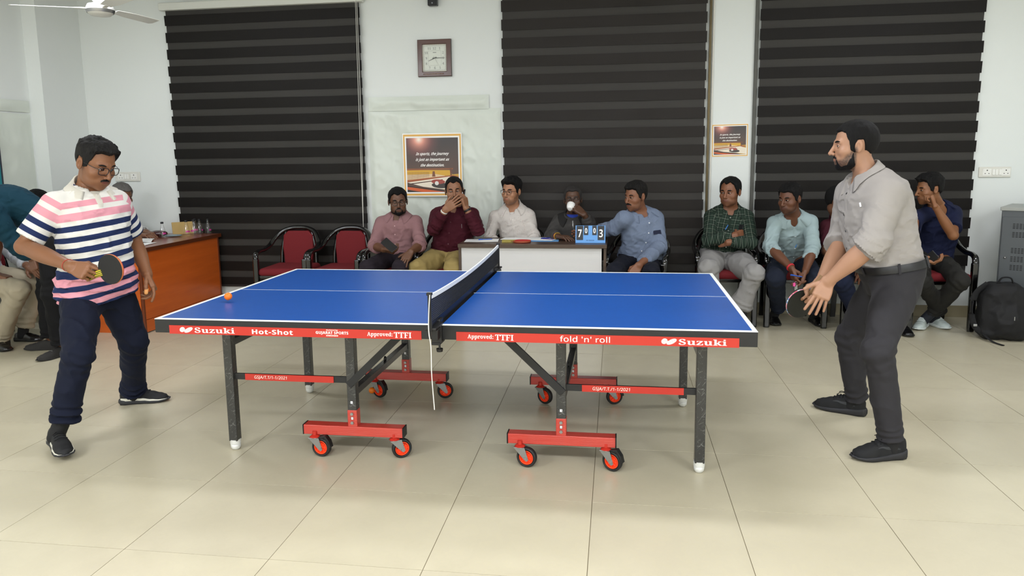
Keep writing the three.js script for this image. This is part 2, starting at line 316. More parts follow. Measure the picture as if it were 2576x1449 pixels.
      part(carriage, 'number_sticker', printed(0.014, 0.016, 0.001, s * 0.525, 0.203, z + 0.0258), M(0xffffff, 0.5, { map: label3 }));
      castor(t, s * 0.525 - 0.2, z + 0.03, -0.1 - (z < 0 ? 0.3 : 0) + (s > 0 ? -0.1 : 0), s < 0); castor(t, s * 0.525 + 0.215, z + 0.02, z > 0 ? (s < 0 ? 0.55 : -0.45) : 0.35, s > 0);
      part(t, 'brace', [bar([s * 0.535, 0.375, z + (z > 0 ? 0.028 : -0.028)], [s * 0.195, 0.7, z + (z > 0 ? 0.028 : -0.028)], 0.012, 0.036, V(0, 0, 1).cross(V(1, 0, 0)))], apronBlack, 'flat diagonal brace');
      const cb = part(t, 'cross_bar', [bar([s * 0.54, 0.395, z], [s * 1.16, 0.395, z], 0.012, 0.032)], apronBlack);
      if (z > 0) part(cb, 'lettered_band', printed(0.475, 0.033, 0.003, s < 0 ? -0.858 : 0.862, 0.395, z + 0.0085), M(0xffffff, 0.5, { map: tagged(s < 0 ? 'GSJA/T.T/1-1/2021' : 'GSJA/T.T./1-1/2021') }), 'red band with handwritten code');
    }
    const tie = part(t, 'cross_tube', [box(0.036, 0.036, 0.88, s * 0.525, 0.33, 0, 0.003)], wrapped);
    part(tie, 'eyelet', new THREE.TorusGeometry(0.014, 0.004, 8, 20).rotateY(Math.PI / 2).translate(s * 0.525, 0.358, -0.05), blackPlastic);
    part(t, 'cross_tube', [box(0.036, 0.036, 0.88, s * 1.178, 0.57, 0, 0.003)], wrapped);
    part(t, 'stay', [bar([s * 1.178, 0.57, 0.2], [s * 0.95, 0.7, 0.2], 0.03, 0.03)], wrapped);
  }
}
// the net, clamped to the table
{
  const t = thing('table_tennis_net', 'black table tennis net with white top tape clamped across the blue table', 'net');
  const L = 0.875, sag = (z) => 0.024 * (1 - (z / L) ** 2) * (z > 0 ? 1 : 1), top = (z) => 0.912 - sag(z), low = (z) => 0.768 - 0.002 * (1 - (z / L) ** 2), threads = [];
  const thin = (a, b, r) => { const g = bar(a, b, r, r); return g; };
  const line = (fn, w, h, n = 32) => {
    const pos = [], idx = []; for (let i = 0; i <= n; i++) { const z = lerp(-L, L, i / n), y = fn(z); for (const [dx, dy] of [[-w, h], [w, h], [w, -h], [-w, -h]]) pos.push(dx, y + dy, z); }
    for (let i = 0; i < n; i++) for (let k = 0; k < 4; k++) { const a = i * 4 + k, b = i * 4 + (k + 1) % 4; idx.push(a, b, a + 4, b, b + 4, a + 4); }
    idx.push(0, 2, 1, 0, 3, 2, n * 4, n * 4 + 1, n * 4 + 2, n * 4, n * 4 + 2, n * 4 + 3);
    const g = new THREE.BufferGeometry(); g.setAttribute('position', new THREE.Float32BufferAttribute(pos, 3)); g.setIndex(idx); const f = g.toNonIndexed(); f.computeVertexNormals(); return f;
  };
  for (let k = 1; k < 14; k++) threads.push(line((z) => lerp(low(z) + 0.01, top(z) - 0.012, k / 14), 0.0009, 0.0009, 24));
  for (let z = -L + 0.006; z < L; z += 0.0095) { const g = new THREE.BoxGeometry(0.0018, top(z) - low(z) - 0.01, 0.0018); g.translate(0, (top(z) + low(z)) / 2, z); threads.push(g); }
  const net = part(t, 'netting', threads, M(0x0d0e14, 0.7), 'fine black netting'); net.userData.kind = 'stuff';
  part(t, 'top_tape', line((z) => top(z) - 0.004, 0.004, 0.0095), M(0xdfe3e6, 0.6), 'white top tape');
  part(t, 'bottom_band', line((z) => low(z) + 0.012, 0.002, 0.014), blackPlastic);
  for (const s of [1, -1]) {
    const e = s * 0.882, post = part(t, 'post', [box(0.016, 0.165, 0.014, 0, 0.842, e, 0.003), box(0.024, 0.012, 0.02, 0, 0.922, e, 0.003)], blackPlastic);
    const clamp_ = part(t, 'clamp', [box(0.05, 0.012, 0.13, 0, 0.768, s * 0.82, 0.004), box(0.046, 0.085, 0.014, 0.003, 0.725, s * 0.79, 0.004), box(0.04, 0.012, 0.09, 0, 0.682, s * 0.755, 0.003), box(0.03, 0.05, 0.05, 0.01, 0.735, s * 0.83, 0.006), box(0.03, 0.02, 0.06, 0, 0.775, s * 0.74, 0.006)], blackPlastic);
    part(clamp_, 'screw', [cyl(0.005, 0.005, 0.05, 0, 0.662, s * 0.735, 12), cyl(0.016, 0.014, 0.014, 0, 0.638, s * 0.735, 8)], blackPlastic);
    if (s > 0) part(clamp_, 'lettering', printed(0.032, 0.022, 0.001, 0.003, 0.727, 0.7975), M(0xffffff, 0.4, { map: canvas(96, 64, (c) => { c.fillStyle = '#0d0d0d'; c.fillRect(0, 0, 96, 64); c.fillStyle = '#ddd'; c.save(); c.rotate(-0.35); fit(c, 'Suzuki', 'serif', 2, 78, 60, 26, 'italic'); c.restore(); }) }));
  }
  part(t, 'cord', [tube([[0.004, 0.92, 0.892], [0.0, 0.85, 0.9], [-0.002, 0.76, 0.902], [0.006, 0.7, 0.905], [0.006, 0.58, 0.905], [0.014, 0.42, 0.905]], 0.0023, 40, 6)], whitePlastic, 'white cord hanging from the net');
}
const ballOrange = PM(0xff7a14, 0.4, { transmission: 0 });
const ballGeo = new THREE.SphereGeometry(0.02, 32, 24);
single('table_tennis_ball', ballGeo, ballOrange, 'orange ball low over the blue tabletop near the player in the striped polo', 'ball', [-1.228, 0.789, 0.352], 0);
single('table_tennis_ball', ballGeo, M(0xf07d12, 0.45), 'orange ball lying on the floor under the table by a castor', 'ball', [-0.745, 0.042, -0.42], 0);

// a bat: wooden blade with a rubber on each face and a flared handle; its face looks along +z, its handle runs down -y
function bat(label, faceColor, backColor, edgeMap, grip) {
  const t = thing('table_tennis_bat', label, 'bat');
  const outline = (k) => { const pts = []; for (let i = 0; i <= 60; i++) { const a = -Math.PI / 2 + 0.32 + (2 * Math.PI - 0.64) * i / 60; pts.push([Math.cos(a) * 0.075 * k, 0.0 + Math.sin(a) * 0.079 * k]); } return pts; };
  const handle = [[-0.014, -0.062], [0.014, -0.062], [0.0125, -0.09], [0.0135, -0.13], [0.0165, -0.172], [-0.0165, -0.172], [-0.0135, -0.13], [-0.0125, -0.09]];
  part(t, 'blade', [extrude([...outline(1), [-0.0135, -0.1], [0.0135, -0.1]].reverse(), 0.006, 0.0006).translate(0, 0, -0.003)], edgeMap ?? M(0xb98d55, 0.6));
  part(t, 'rubber', extrude(outline(0.985).reverse(), 0.003, 0.0005).translate(0, 0, 0.0037), M(faceColor, 0.72));
  part(t, 'rubber', extrude(outline(0.985).reverse(), 0.003, 0.0005).translate(0, 0, -0.0067), M(backColor, 0.72));
  part(t, 'handle', [extrude(handle.slice().reverse(), 0.018, 0.003).translate(0, 0, -0.009)], grip);
  return t;
}

// ------------------------------------------------------------------ fields and their surfaces
const smin = (a, b, k) => { const h = k - Math.abs(a - b); return h > 0 ? Math.min(a, b) - h * h / (4 * k) : Math.min(a, b); };
const smax = (a, b, k) => -smin(-a, -b, k);
const sph = (x, y, z, cx, cy, cz, r) => Math.sqrt((x - cx) ** 2 + (y - cy) ** 2 + (z - cz) ** 2) - r;
function ell(x, y, z, cx, cy, cz, rx, ry, rz) {
  x -= cx; y -= cy; z -= cz; const a = x / rx, b = y / ry, c = z / rz, k0 = Math.sqrt(a * a + b * b + c * c), k1 = Math.sqrt((a / rx) ** 2 + (b / ry) ** 2 + (c / rz) ** 2);
  return k1 < 1e-9 ? -Math.min(rx, ry, rz) : k0 * (k0 - 1) / k1;
}
let capT = 0;
function cap(x, y, z, a, b, ra, rb, rm) {      // tapered limb; rm = radius at 0.35 of its length
  const bx = b[0] - a[0], by = b[1] - a[1], bz = b[2] - a[2], px = x - a[0], py = y - a[1], pz = z - a[2];
  const t = capT = clamp((px * bx + py * by + pz * bz) / (bx * bx + by * by + bz * bz), 0, 1);
  const r = rm === undefined ? ra + (rb - ra) * t : t < 0.35 ? lerp(ra, rm, smooth(0, 0.35, t)) : lerp(rm, rb, smooth(0.35, 1, t));
  return Math.sqrt((px - bx * t) ** 2 + (py - by * t) ** 2 + (pz - bz * t) ** 2) - r;
}
function nets(f, lo, hi, h) {      // surface nets over a grid; blocks far from the surface are skipped
  const nx = Math.ceil((hi[0] - lo[0]) / h) + 1, ny = Math.ceil((hi[1] - lo[1]) / h) + 1, nz = Math.ceil((hi[2] - lo[2]) / h) + 1, B = 5, val = new Float32Array(nx * ny * nz), far = 0.5 * Math.sqrt(3) * B * h * 1.25 + h;
  for (let k = 0; k < nz; k += B) for (let j = 0; j < ny; j += B) for (let i = 0; i < nx; i += B) {
    const c = f(lo[0] + (i + B / 2 - 0.5) * h, lo[1] + (j + B / 2 - 0.5) * h, lo[2] + (k + B / 2 - 0.5) * h), skip = Math.abs(c) > far;
    for (let kk = k; kk < Math.min(k + B, nz); kk++) for (let jj = j; jj < Math.min(j + B, ny); jj++) for (let ii = i, o = (kk * ny + jj) * nx + i; ii < Math.min(i + B, nx); ii++, o++) val[o] = skip ? c : f(lo[0] + ii * h, lo[1] + jj * h, lo[2] + kk * h);
  }
  const at = new Int32Array(nx * ny * nz).fill(-1), pos = [], idx = [], off = [0, 1, nx, nx + 1, nx * ny, nx * ny + 1, nx * ny + nx, nx * ny + nx + 1];
  for (let k = 0; k < nz - 1; k++) for (let j = 0; j < ny - 1; j++) for (let i = 0, o = (k * ny + j) * nx; i < nx - 1; i++, o++) {
    let mask = 0; for (let c = 0; c < 8; c++) if (val[o + off[c]] < 0) mask |= 1 << c;
    if (mask === 0 || mask === 255) continue;
    let n = 0, sx = 0, sy = 0, sz = 0;
    for (let c = 0; c < 8; c++) for (let b = 1; b < 8; b <<= 1) {
      const e = c | b; if (e === c || ((mask >> c) & 1) === ((mask >> e) & 1)) continue;
      const va = val[o + off[c]], vb = val[o + off[e]], t = va / (va - vb);
      sx += (c & 1) + (b === 1 ? t : 0); sy += ((c >> 1) & 1) + (b === 2 ? t : 0); sz += ((c >> 2) & 1) + (b === 4 ? t : 0); n++;
    }
    at[o] = pos.length / 3; pos.push(lo[0] + (i + sx / n) * h, lo[1] + (j + sy / n) * h, lo[2] + (k + sz / n) * h);
  }
  const quad = (a, b, c, d, flip) => { if (a < 0 || b < 0 || c < 0 || d < 0) return; if (flip) idx.push(a, c, b, a, d, c); else idx.push(a, b, c, a, c, d); };
  for (let k = 1; k < nz - 1; k++) for (let j = 1; j < ny - 1; j++) for (let i = 1, o = (k * ny + j) * nx + 1; i < nx - 1; i++, o++) {
    const s = val[o] < 0;
    if (s !== val[o + 1] < 0) quad(at[o - nx - nx * ny], at[o - nx * ny], at[o], at[o - nx], !s);
    if (s !== val[o + nx] < 0) quad(at[o - 1 - nx * ny], at[o - 1], at[o], at[o - nx * ny], !s);
    if (s !== val[o + nx * ny] < 0) quad(at[o - 1 - nx], at[o - nx], at[o], at[o - 1], !s);
  }
  const p = new Float32Array(pos), nrm = new Float32Array(p.length), e = h * 0.4;
  for (let i = 0; i < p.length; i += 3) {
    for (let step = 0; step < 2; step++) {
      const x = p[i], y = p[i + 1], z = p[i + 2], gx = f(x + e, y, z) - f(x - e, y, z), gy = f(x, y + e, z) - f(x, y - e, z), gz = f(x, y, z + e) - f(x, y, z - e), L = Math.sqrt(gx * gx + gy * gy + gz * gz) || 1;
      nrm[i] = gx / L; nrm[i + 1] = gy / L; nrm[i + 2] = gz / L;
      if (step === 0) { const d = clamp(f(x, y, z) * (2 * e) / L, -h * 0.4, h * 0.4); p[i] -= nrm[i] * d; p[i + 1] -= nrm[i + 1] * d; p[i + 2] -= nrm[i + 2] * d; }
    }
  }
  return { p, n: nrm, idx };
}
// several surfaces -> one geometry; color(x, y, z, which) -> [r, g, b] linear
function skinOf(list, color, origin) {
  let nv = 0, ni = 0; for (const s of list) { nv += s.p.length; ni += s.idx.length; }
  const p = new Float32Array(nv), n = new Float32Array(nv), c = color && new Float32Array(nv), idx = new Uint32Array(ni); let o = 0, q = 0;
  list.forEach((s, w) => {
    for (let i = 0; i < s.idx.length; i++) idx[q + i] = s.idx[i] + o / 3;
    for (let i = 0; i < s.p.length; i += 3) if (color) { const k = color(s.p[i], s.p[i + 1], s.p[i + 2], w, s.n[i], s.n[i + 1], s.n[i + 2]); c[o + i] = k[0]; c[o + i + 1] = k[1]; c[o + i + 2] = k[2]; }
    for (let i = 0; i < s.p.length; i++) { p[o + i] = s.p[i] - origin[i % 3]; n[o + i] = s.n[i]; }
    o += s.p.length; q += s.idx.length;
  });
  const g = new THREE.BufferGeometry(); g.setAttribute('position', new THREE.BufferAttribute(p, 3)); g.setAttribute('normal', new THREE.BufferAttribute(n, 3));
  if (c) g.setAttribute('color', new THREE.BufferAttribute(c, 3));
  g.setIndex(new THREE.BufferAttribute(idx, 1)); return g;
}
// cloth with uv in metres, cut cleanly along its seams: seam(x, y, z) -> [s1, s2], positive inside region 1 or 2; uvOf(region, x, y, z) -> [u, v]
function clothOf(s, seam, uvOf, origin) {
  const n = s.p.length / 3, P = [], N = [], U = [], made = new Map(), idx = [], S = [];
  const src = []; for (let i = 0; i < n; i++) { const p = [s.p[i * 3], s.p[i * 3 + 1], s.p[i * 3 + 2]]; src.push({ p, n: [s.n[i * 3], s.n[i * 3 + 1], s.n[i * 3 + 2]] }); S.push(seam ? seam(...p) : [-1, -1]); }
  const vert = (i, r) => {
    const key = i * 8 + r; let k = made.get(key);
    if (k === undefined) { k = P.length / 3; made.set(key, k); const v = src[i]; P.push(v.p[0] - origin[0], v.p[1] - origin[1], v.p[2] - origin[2]); N.push(...v.n); U.push(...uvOf(r, ...v.p)); }
    return k;
  };
  const cuts = new Map(), cut = (i, k, c) => { const key = Math.min(i, k) * 4e6 + Math.max(i, k) + c * 4e13; let m = cuts.get(key); if (m === undefined) { const t = clamp(S[i][c] / (S[i][c] - S[k][c]), 0.02, 0.98); m = src.length; src.push({ p: mix(src[i].p, src[k].p, t), n: unit(mix(src[i].n, src[k].n, t)) }); S.push([0, 0]); cuts.set(key, m); } return m; };
  for (let t = 0; t < s.idx.length; t += 3) {
    const q = [s.idx[t], s.idx[t + 1], s.idx[t + 2]]; let c = -1;
    for (const e of [0, 1]) { const m = q.filter((i) => S[i][e] > 0).length; if (m === 1 || m === 2) { c = e; break; } if (m === 3) { c = 2 + e; break; } }
    if (c < 0 || c > 1) { const r = c < 0 ? 0 : c - 1; idx.push(vert(q[0], r), vert(q[1], r), vert(q[2], r)); continue; }
    const inside = q.map((i) => S[i][c] > 0), lone = inside.indexOf(inside.filter((x) => x).length === 1), i0 = q[lone], i1 = q[(lone + 1) % 3], i2 = q[(lone + 2) % 3], a = cut(i0, i1, c), b = cut(i0, i2, c), r0 = inside[lone] ? c + 1 : 0, r1 = inside[lone] ? 0 : c + 1;
    idx.push(vert(i0, r0), vert(a, r0), vert(b, r0), vert(a, r1), vert(i1, r1), vert(i2, r1), vert(a, r1), vert(i2, r1), vert(b, r1));
  }
  const g = new THREE.BufferGeometry(); g.setAttribute('position', new THREE.Float32BufferAttribute(P, 3)); g.setAttribute('normal', new THREE.Float32BufferAttribute(N, 3)); g.setAttribute('uv', new THREE.Float32BufferAttribute(U, 2)); g.setIndex(idx); return g;
}
const ridge = (x, y, z) => { const n = noise3(x, y, z) * 0.7 + noise3(x * 2.3 + 4, y * 2.3 + 8, z * 2.3) * 0.3; return 1 - Math.min(1, Math.abs(2 * n - 1) * 2.2); };
function project(f, q, k = 6) {    // nearest point on the surface of f and its normal
  const p = q.slice(), e = 0.002; let n = [0, 1, 0];
  for (let i = 0; i < k; i++) {
    const g = [f(p[0] + e, p[1], p[2]) - f(p[0] - e, p[1], p[2]), f(p[0], p[1] + e, p[2]) - f(p[0], p[1] - e, p[2]), f(p[0], p[1], p[2] + e) - f(p[0], p[1], p[2] - e)], L = Math.hypot(...g) || 1;
    n = g.map((x) => x / L); const d = clamp(f(...p) * 2 * e / L, -0.05, 0.05); for (let c = 0; c < 3; c++) p[c] -= n[c] * d;
  }
  return { p, n };
}
const add = (a, b, k = 1) => [a[0] + b[0] * k, a[1] + b[1] * k, a[2] + b[2] * k], sub = (a, b) => [a[0] - b[0], a[1] - b[1], a[2] - b[2]], mix = (a, b, t) => [lerp(a[0], b[0], t), lerp(a[1], b[1], t), lerp(a[2], b[2], t)];
const dot = (a, b) => a[0] * b[0] + a[1] * b[1] + a[2] * b[2], cross = (a, b) => [a[1] * b[2] - a[2] * b[1], a[2] * b[0] - a[0] * b[2], a[0] * b[1] - a[1] * b[0]], len = (a) => Math.hypot(...a), unit = (a) => { const l = len(a) || 1; return [a[0] / l, a[1] / l, a[2] / l]; };
function bounds(pts, m) { const lo = [1e9, 1e9, 1e9], hi = [-1e9, -1e9, -1e9]; for (const q of pts) for (let c = 0; c < 3; c++) { lo[c] = Math.min(lo[c], q[c] - m); hi[c] = Math.max(hi[c], q[c] + m); } return [lo, hi]; }

// the trunk: elliptical sections swept along the spine
function trunk(pelvis, mid, neck, latHip, latShoulder, st) {
  const n = 18, C = [], X = [], Z = [], Y = [], W = [], F = [], K = [];
  const bez = (t) => [0, 1, 2].map((c) => (1 - t) ** 2 * pelvis[c] + 2 * t * (1 - t) * mid[c] + t * t * neck[c]);
  const pick = (t, k) => { let i = 0; while (i < st.length - 2 && st[i + 1][0] < t) i++; return lerp(st[i][k], st[i + 1][k], smooth(st[i][0], st[i + 1][0], t)); };
  for (let i = 0; i <= n; i++) {
    const t = i / n, c = bez(t), y = unit(sub(bez(Math.min(1, t + 0.03)), bez(Math.max(0, t - 0.03))));
    let x = unit(mix(latHip, latShoulder, smooth(0.1, 0.85, t))); const z = unit(cross(x, y)); x = cross(y, z);
    C.push(c); X.push(x); Y.push(y); Z.push(z); W.push(pick(t, 1)); F.push(pick(t, 2)); K.push(pick(t, 3));
  }
  let L = 0; for (let i = 0; i < n; i++) L += len(sub(C[i + 1], C[i]));
  const T = { t: 0, a: 0, b: 0, over: 0, L,
    d(x, y, z) {
      let best = 1e9, bi = 0, bt = 0, raw = 0;
      for (let i = 0; i < n; i++) {
        const a = C[i], b = C[i + 1], bx = b[0] - a[0], by = b[1] - a[1], bz = b[2] - a[2], px = x - a[0], py = y - a[1], pz = z - a[2];
        const u = (px * bx + py * by + pz * bz) / (bx * bx + by * by + bz * bz), t = clamp(u, 0, 1), q = (px - bx * t) ** 2 + (py - by * t) ** 2 + (pz - bz * t) ** 2;
        if (q < best) { best = q; bi = i; bt = t; raw = u; }
      }
      const a = C[bi], b = C[bi + 1], px = x - lerp(a[0], b[0], bt), py = y - lerp(a[1], b[1], bt), pz = z - lerp(a[2], b[2], bt), A = X[bi], A2 = X[bi + 1], D = Z[bi], D2 = Z[bi + 1];
      const u = px * lerp(A[0], A2[0], bt) + py * lerp(A[1], A2[1], bt) + pz * lerp(A[2], A2[2], bt), v = px * lerp(D[0], D2[0], bt) + py * lerp(D[1], D2[1], bt) + pz * lerp(D[2], D2[2], bt);
      const w = lerp(W[bi], W[bi + 1], bt), dp = v > 0 ? lerp(F[bi], F[bi + 1], bt) : lerp(K[bi], K[bi + 1], bt);
      const q = Math.pow(Math.pow(Math.abs(u / w), 2.4) + Math.pow(Math.abs(v / dp), 2.4), 1 / 2.4), r = Math.hypot(u, v), d = q < 0.05 ? -Math.min(w, dp) : r * (1 - 1 / q);
      T.t = (bi + bt) / n; T.a = u; T.b = v;
      const e = (bi === 0 && raw < 0 ? -raw : bi === n - 1 && raw > 1 ? raw - 1 : 0) * L / n; T.over = bi === 0 && raw < 0 ? -e : e;
      return e > 0 ? (d > 0 ? Math.hypot(d, e) : Math.max(d, e)) : d;
    },
    point(t, angle, off = 0) { const i = Math.min(n - 1, Math.floor(t * n)), f = t * n - i, c = mix(C[i], C[i + 1], f), x = X[i], z = Z[i], co = Math.cos(angle), si = Math.sin(angle), k = Math.pow(Math.pow(Math.abs(co), 2.4) + Math.pow(Math.abs(si), 2.4), -1 / 2.4), w = lerp(W[i], W[i + 1], f) + off, d = (co > 0 ? lerp(F[i], F[i + 1], f) : lerp(K[i], K[i + 1], f)) + off; return add(add(c, x, si * w * k), z, co * d * k); },
    frame(t) { const i = Math.min(n - 1, Math.round(t * n)); return { c: bez(t), x: X[Math.min(n, i)], y: Y[Math.min(n, i)], z: Z[Math.min(n, i)], w: W[i], f: F[i], k: K[i] }; } };
  return T;
}

// ------------------------------------------------------------------ head
const RAD = Math.PI / 180;
function headFrame(center, yaw, pitch, roll, s) {
  const m = new THREE.Matrix4().makeRotationFromEuler(new THREE.Euler(pitch * RAD, yaw * RAD, roll * RAD, 'YXZ')), e = m.elements;
  const X = [e[0], e[1], e[2]], Y = [e[4], e[5], e[6]], Z = [e[8], e[9], e[10]];
  return { X, Y, Z, s, center, out: (q) => add(add(add(center, X, q[0] * s), Y, q[1] * s), Z, q[2] * s), in: (x, y, z) => { const d = [x - center[0], y - center[1], z - center[2]]; return [dot(d, X) / s, dot(d, Y) / s, dot(d, Z) / s]; }, dir: (q) => add(add([X[0] * q[0], X[1] * q[0], X[2] * q[0]], Y, q[1]), Z, q[2]) };
}
function headField(o) {
  const W = o.wide ?? 1, J = o.jaw ?? 1, NS = o.nose ?? 1, base = (x, y, z) => {
    const ax = Math.abs(x);
    let d = smin(ell(x, y, z, 0, 0.03, -0.018, 0.076 * W, 0.092, 0.099), ell(x, y, z, 0, -0.035, 0.018, 0.063 * W, 0.08, 0.067), 0.03);
    d = smin(d, ell(ax, y, z, 0.012, -0.079, 0.026, 0.046 * J * W, 0.034, 0.052), 0.03);
    d = smin(d, sph(x, y, z, 0, -0.104, 0.064, 0.0165), 0.028);
    return d;
  };
  const skin = (x, y, z) => {
    const ax = Math.abs(x);
    let d = base(x, y, z);
    if (d > 0.045) return d - 0.02;
    d = smin(d, cap(ax, y, z, [0.008, 0.019, 0.078], [0.038, 0.021, 0.066], 0.011, 0.011), 0.014);
    d = smin(d, ell(ax, y, z, 0.043 * W, -0.03, 0.05, 0.024, 0.021, 0.024), 0.02);
    d = smin(d, ell(x, y, z, 0, -0.066, 0.066, 0.03, 0.021, 0.021), 0.018);
    d = smax(d, -sph(ax, y, z, 0.031, 0.003, 0.0905, 0.0175), 0.012);
    d = smin(d, cap(x, y, z, [0, 0.014, 0.081], [0, -0.035, 0.086 + 0.019 * NS], 0.007, 0.0105), 0.012);
    d = smin(d, sph(ax, y, z, 0.0115, -0.039, 0.089 + 0.005 * NS, 0.0082), 0.006);
    d = smax(d, -sph(ax, y, z, 0.0065, -0.0475, 0.096 + 0.006 * NS, 0.0042), 0.003);
    d = smin(d, ell(x, y, z, 0, -0.0625 + 0.06 * ax * ax * -10, 0.0855 - ax * ax * 8, 0.0225, 0.0042, 0.0065), 0.003);
    d = smin(d, ell(x, y, z, 0, -0.0715, 0.0845 - ax * ax * 8, 0.019, 0.005, 0.007), 0.003);
    const lid = Math.max(sph(ax, y, z, 0.031, 0.001, 0.0672, 0.0142), -ell(ax, y, z, 0.031, 0.0 + (o.lid ?? 0), 0.0822, 0.0135, 0.0052 * (o.open ?? 0.74), 0.014));
    d = smin(d, lid, 0.0015);
    let ear = ell(ax, y + (z + 0.01) * 0.25, z, 0.0765 * W + 0.0035 - 0.25 * Math.max(0, -0.012 - z) * -1, -0.006, -0.012, 0.0075, 0.031, 0.0185);
    ear = smax(ear, -ell(ax, y, z, 0.0765 * W + 0.0105, -0.004, -0.007, 0.005, 0.017, 0.0095), 0.003);
    return smin(d, ear, 0.006);
  };
  return { base, skin };
}
function pieceLine(pts, a) { let i = 0; while (i < pts.length - 2 && pts[i + 1][0] < a) i++; return lerp(pts[i][1], pts[i + 1][1], smooth(pts[i][0], pts[i + 1][0], a)); }

// ------------------------------------------------------------------ hands
const CURL = {
  flat: [[0.12, 0.15, 0.1], [0.1, 0.15, 0.1], [0.12, 0.18, 0.1], [0.16, 0.2, 0.12]], relaxed: [[0.3, 0.35, 0.25], [0.4, 0.45, 0.3], [0.48, 0.5, 0.35], [0.5, 0.55, 0.4]],
  grip: [[0.75, 1.15, 0.7], [0.95, 1.25, 0.8], [1.05, 1.3, 0.8], [1.1, 1.3, 0.8]], fist: [[1.25, 1.5, 0.9], [1.3, 1.55, 0.9], [1.35, 1.55, 0.9], [1.35, 1.5, 0.9]],
  hold: [[0.55, 0.75, 0.5], [0.6, 0.8, 0.5], [0.65, 0.85, 0.5], [0.7, 0.85, 0.5]], point: [[0.25, 0.3, 0.2], [0.7, 0.8, 0.5], [0.9, 0.9, 0.6], [1.0, 0.9, 0.6]], splay: [[0.05, 0.12, 0.1], [0.08, 0.14, 0.1], [0.12, 0.16, 0.1], [0.18, 0.2, 0.12]],
};
const THUMB = { flat: [[0.048, 0.052, 0.012], [0.06, 0.082, 0.016], [0.065, 0.108, 0.018]], relaxed: [[0.046, 0.052, 0.02], [0.054, 0.082, 0.032], [0.053, 0.107, 0.04]], grip: [[0.044, 0.05, 0.03], [0.04, 0.078, 0.048], [0.022, 0.098, 0.054]], fist: [[0.042, 0.05, 0.03], [0.034, 0.074, 0.047], [0.01, 0.084, 0.052]], splay: [[0.052, 0.045, 0.01], [0.072, 0.066, 0.012], [0.084, 0.086, 0.014]] };
THUMB.hold = THUMB.grip; THUMB.point = THUMB.relaxed;
function handField(wrist, D, N, side, pose, s, spread = 1) {
  D = unit(D); N = unit(sub(N, D.map((x) => x * dot(N, D)))); const c = cross(D, N), T = side === 'R' ? c : c.map((x) => -x);
  const O = (t, d, n) => add(add(add(wrist, T, t * s), D, d * s), N, n * s);
  const curls = Array.isArray(pose) ? pose : CURL[pose], th = THUMB[Array.isArray(pose) ? 'relaxed' : pose], segs = [], tips = [];
  [[0.029, 0.092, [0.043, 0.026, 0.021], 0.1], [0.009, 0.096, [0.047, 0.029, 0.022], 0.02], [-0.011, 0.092, [0.043, 0.027, 0.021], -0.06], [-0.03, 0.082, [0.034, 0.021, 0.019], -0.16]].forEach(([t, d, L, sp], i) => {
    let a = 0, q = [t, d, 0], r = i === 3 ? 0.0082 : 0.0094; segs.push([O(t * 0.55, 0.045, 0.001), O(...q), 0.011 * s, (r + 0.001) * s]);
    L.forEach((l, k) => { a += curls[i][k]; const z = [q[0] + Math.sin(sp * spread) * l * Math.cos(a), q[1] + Math.cos(sp * spread) * l * Math.cos(a), q[2] + Math.sin(a) * l], r2 = r - 0.0008; segs.push([O(...q), O(...z), r * s, r2 * s, i]); q = z; r = r2; });
    tips.push(O(...q));
  });
  const t0 = O(0.02, 0.018, 0.006); let q = t0; th.forEach((z, k) => { const w = O(...z); segs.push([q, w, [0.0145, 0.0115, 0.0105][k] * s, [0.0115, 0.0105, 0.0088][k] * s, 4]); q = w; }); tips.push(q);
  const palm = (x, y, z) => { const d = [x - wrist[0], y - wrist[1], z - wrist[2]], u = dot(d, T) / s, v = dot(d, D) / s, w = dot(d, N) / s, wid = lerp(0.022, 0.034, smooth(0, 0.07, v)); const a = Math.max(Math.abs(u) - wid, 0), b = Math.max(Math.abs(v - 0.045) - 0.043, 0), e = Math.max(Math.abs(w - 0.001) - 0.004, 0); return (Math.sqrt(a * a + b * b + e * e) - 0.0105) * s; };
  const f = (x, y, z) => {
    let d = palm(x, y, z);
    if (d > 0.16 * s) return d - 0.1 * s;
    let fingers = 1e9;
    for (const g of segs) { const c = cap(x, y, z, g[0], g[1], g[2], g[3]); if (g.length < 5) d = smin(d, c, 0.008 * s); else if (g[4] === 4) d = smin(d, c, 0.006 * s); else fingers = Math.min(fingers, c); }
    return smin(d, fingers, 0.0045 * s);
  };
  return { f, pts: [wrist, ...tips, ...segs.flatMap((g) => [g[0], g[1]])], O, T, D, N, tips };
}

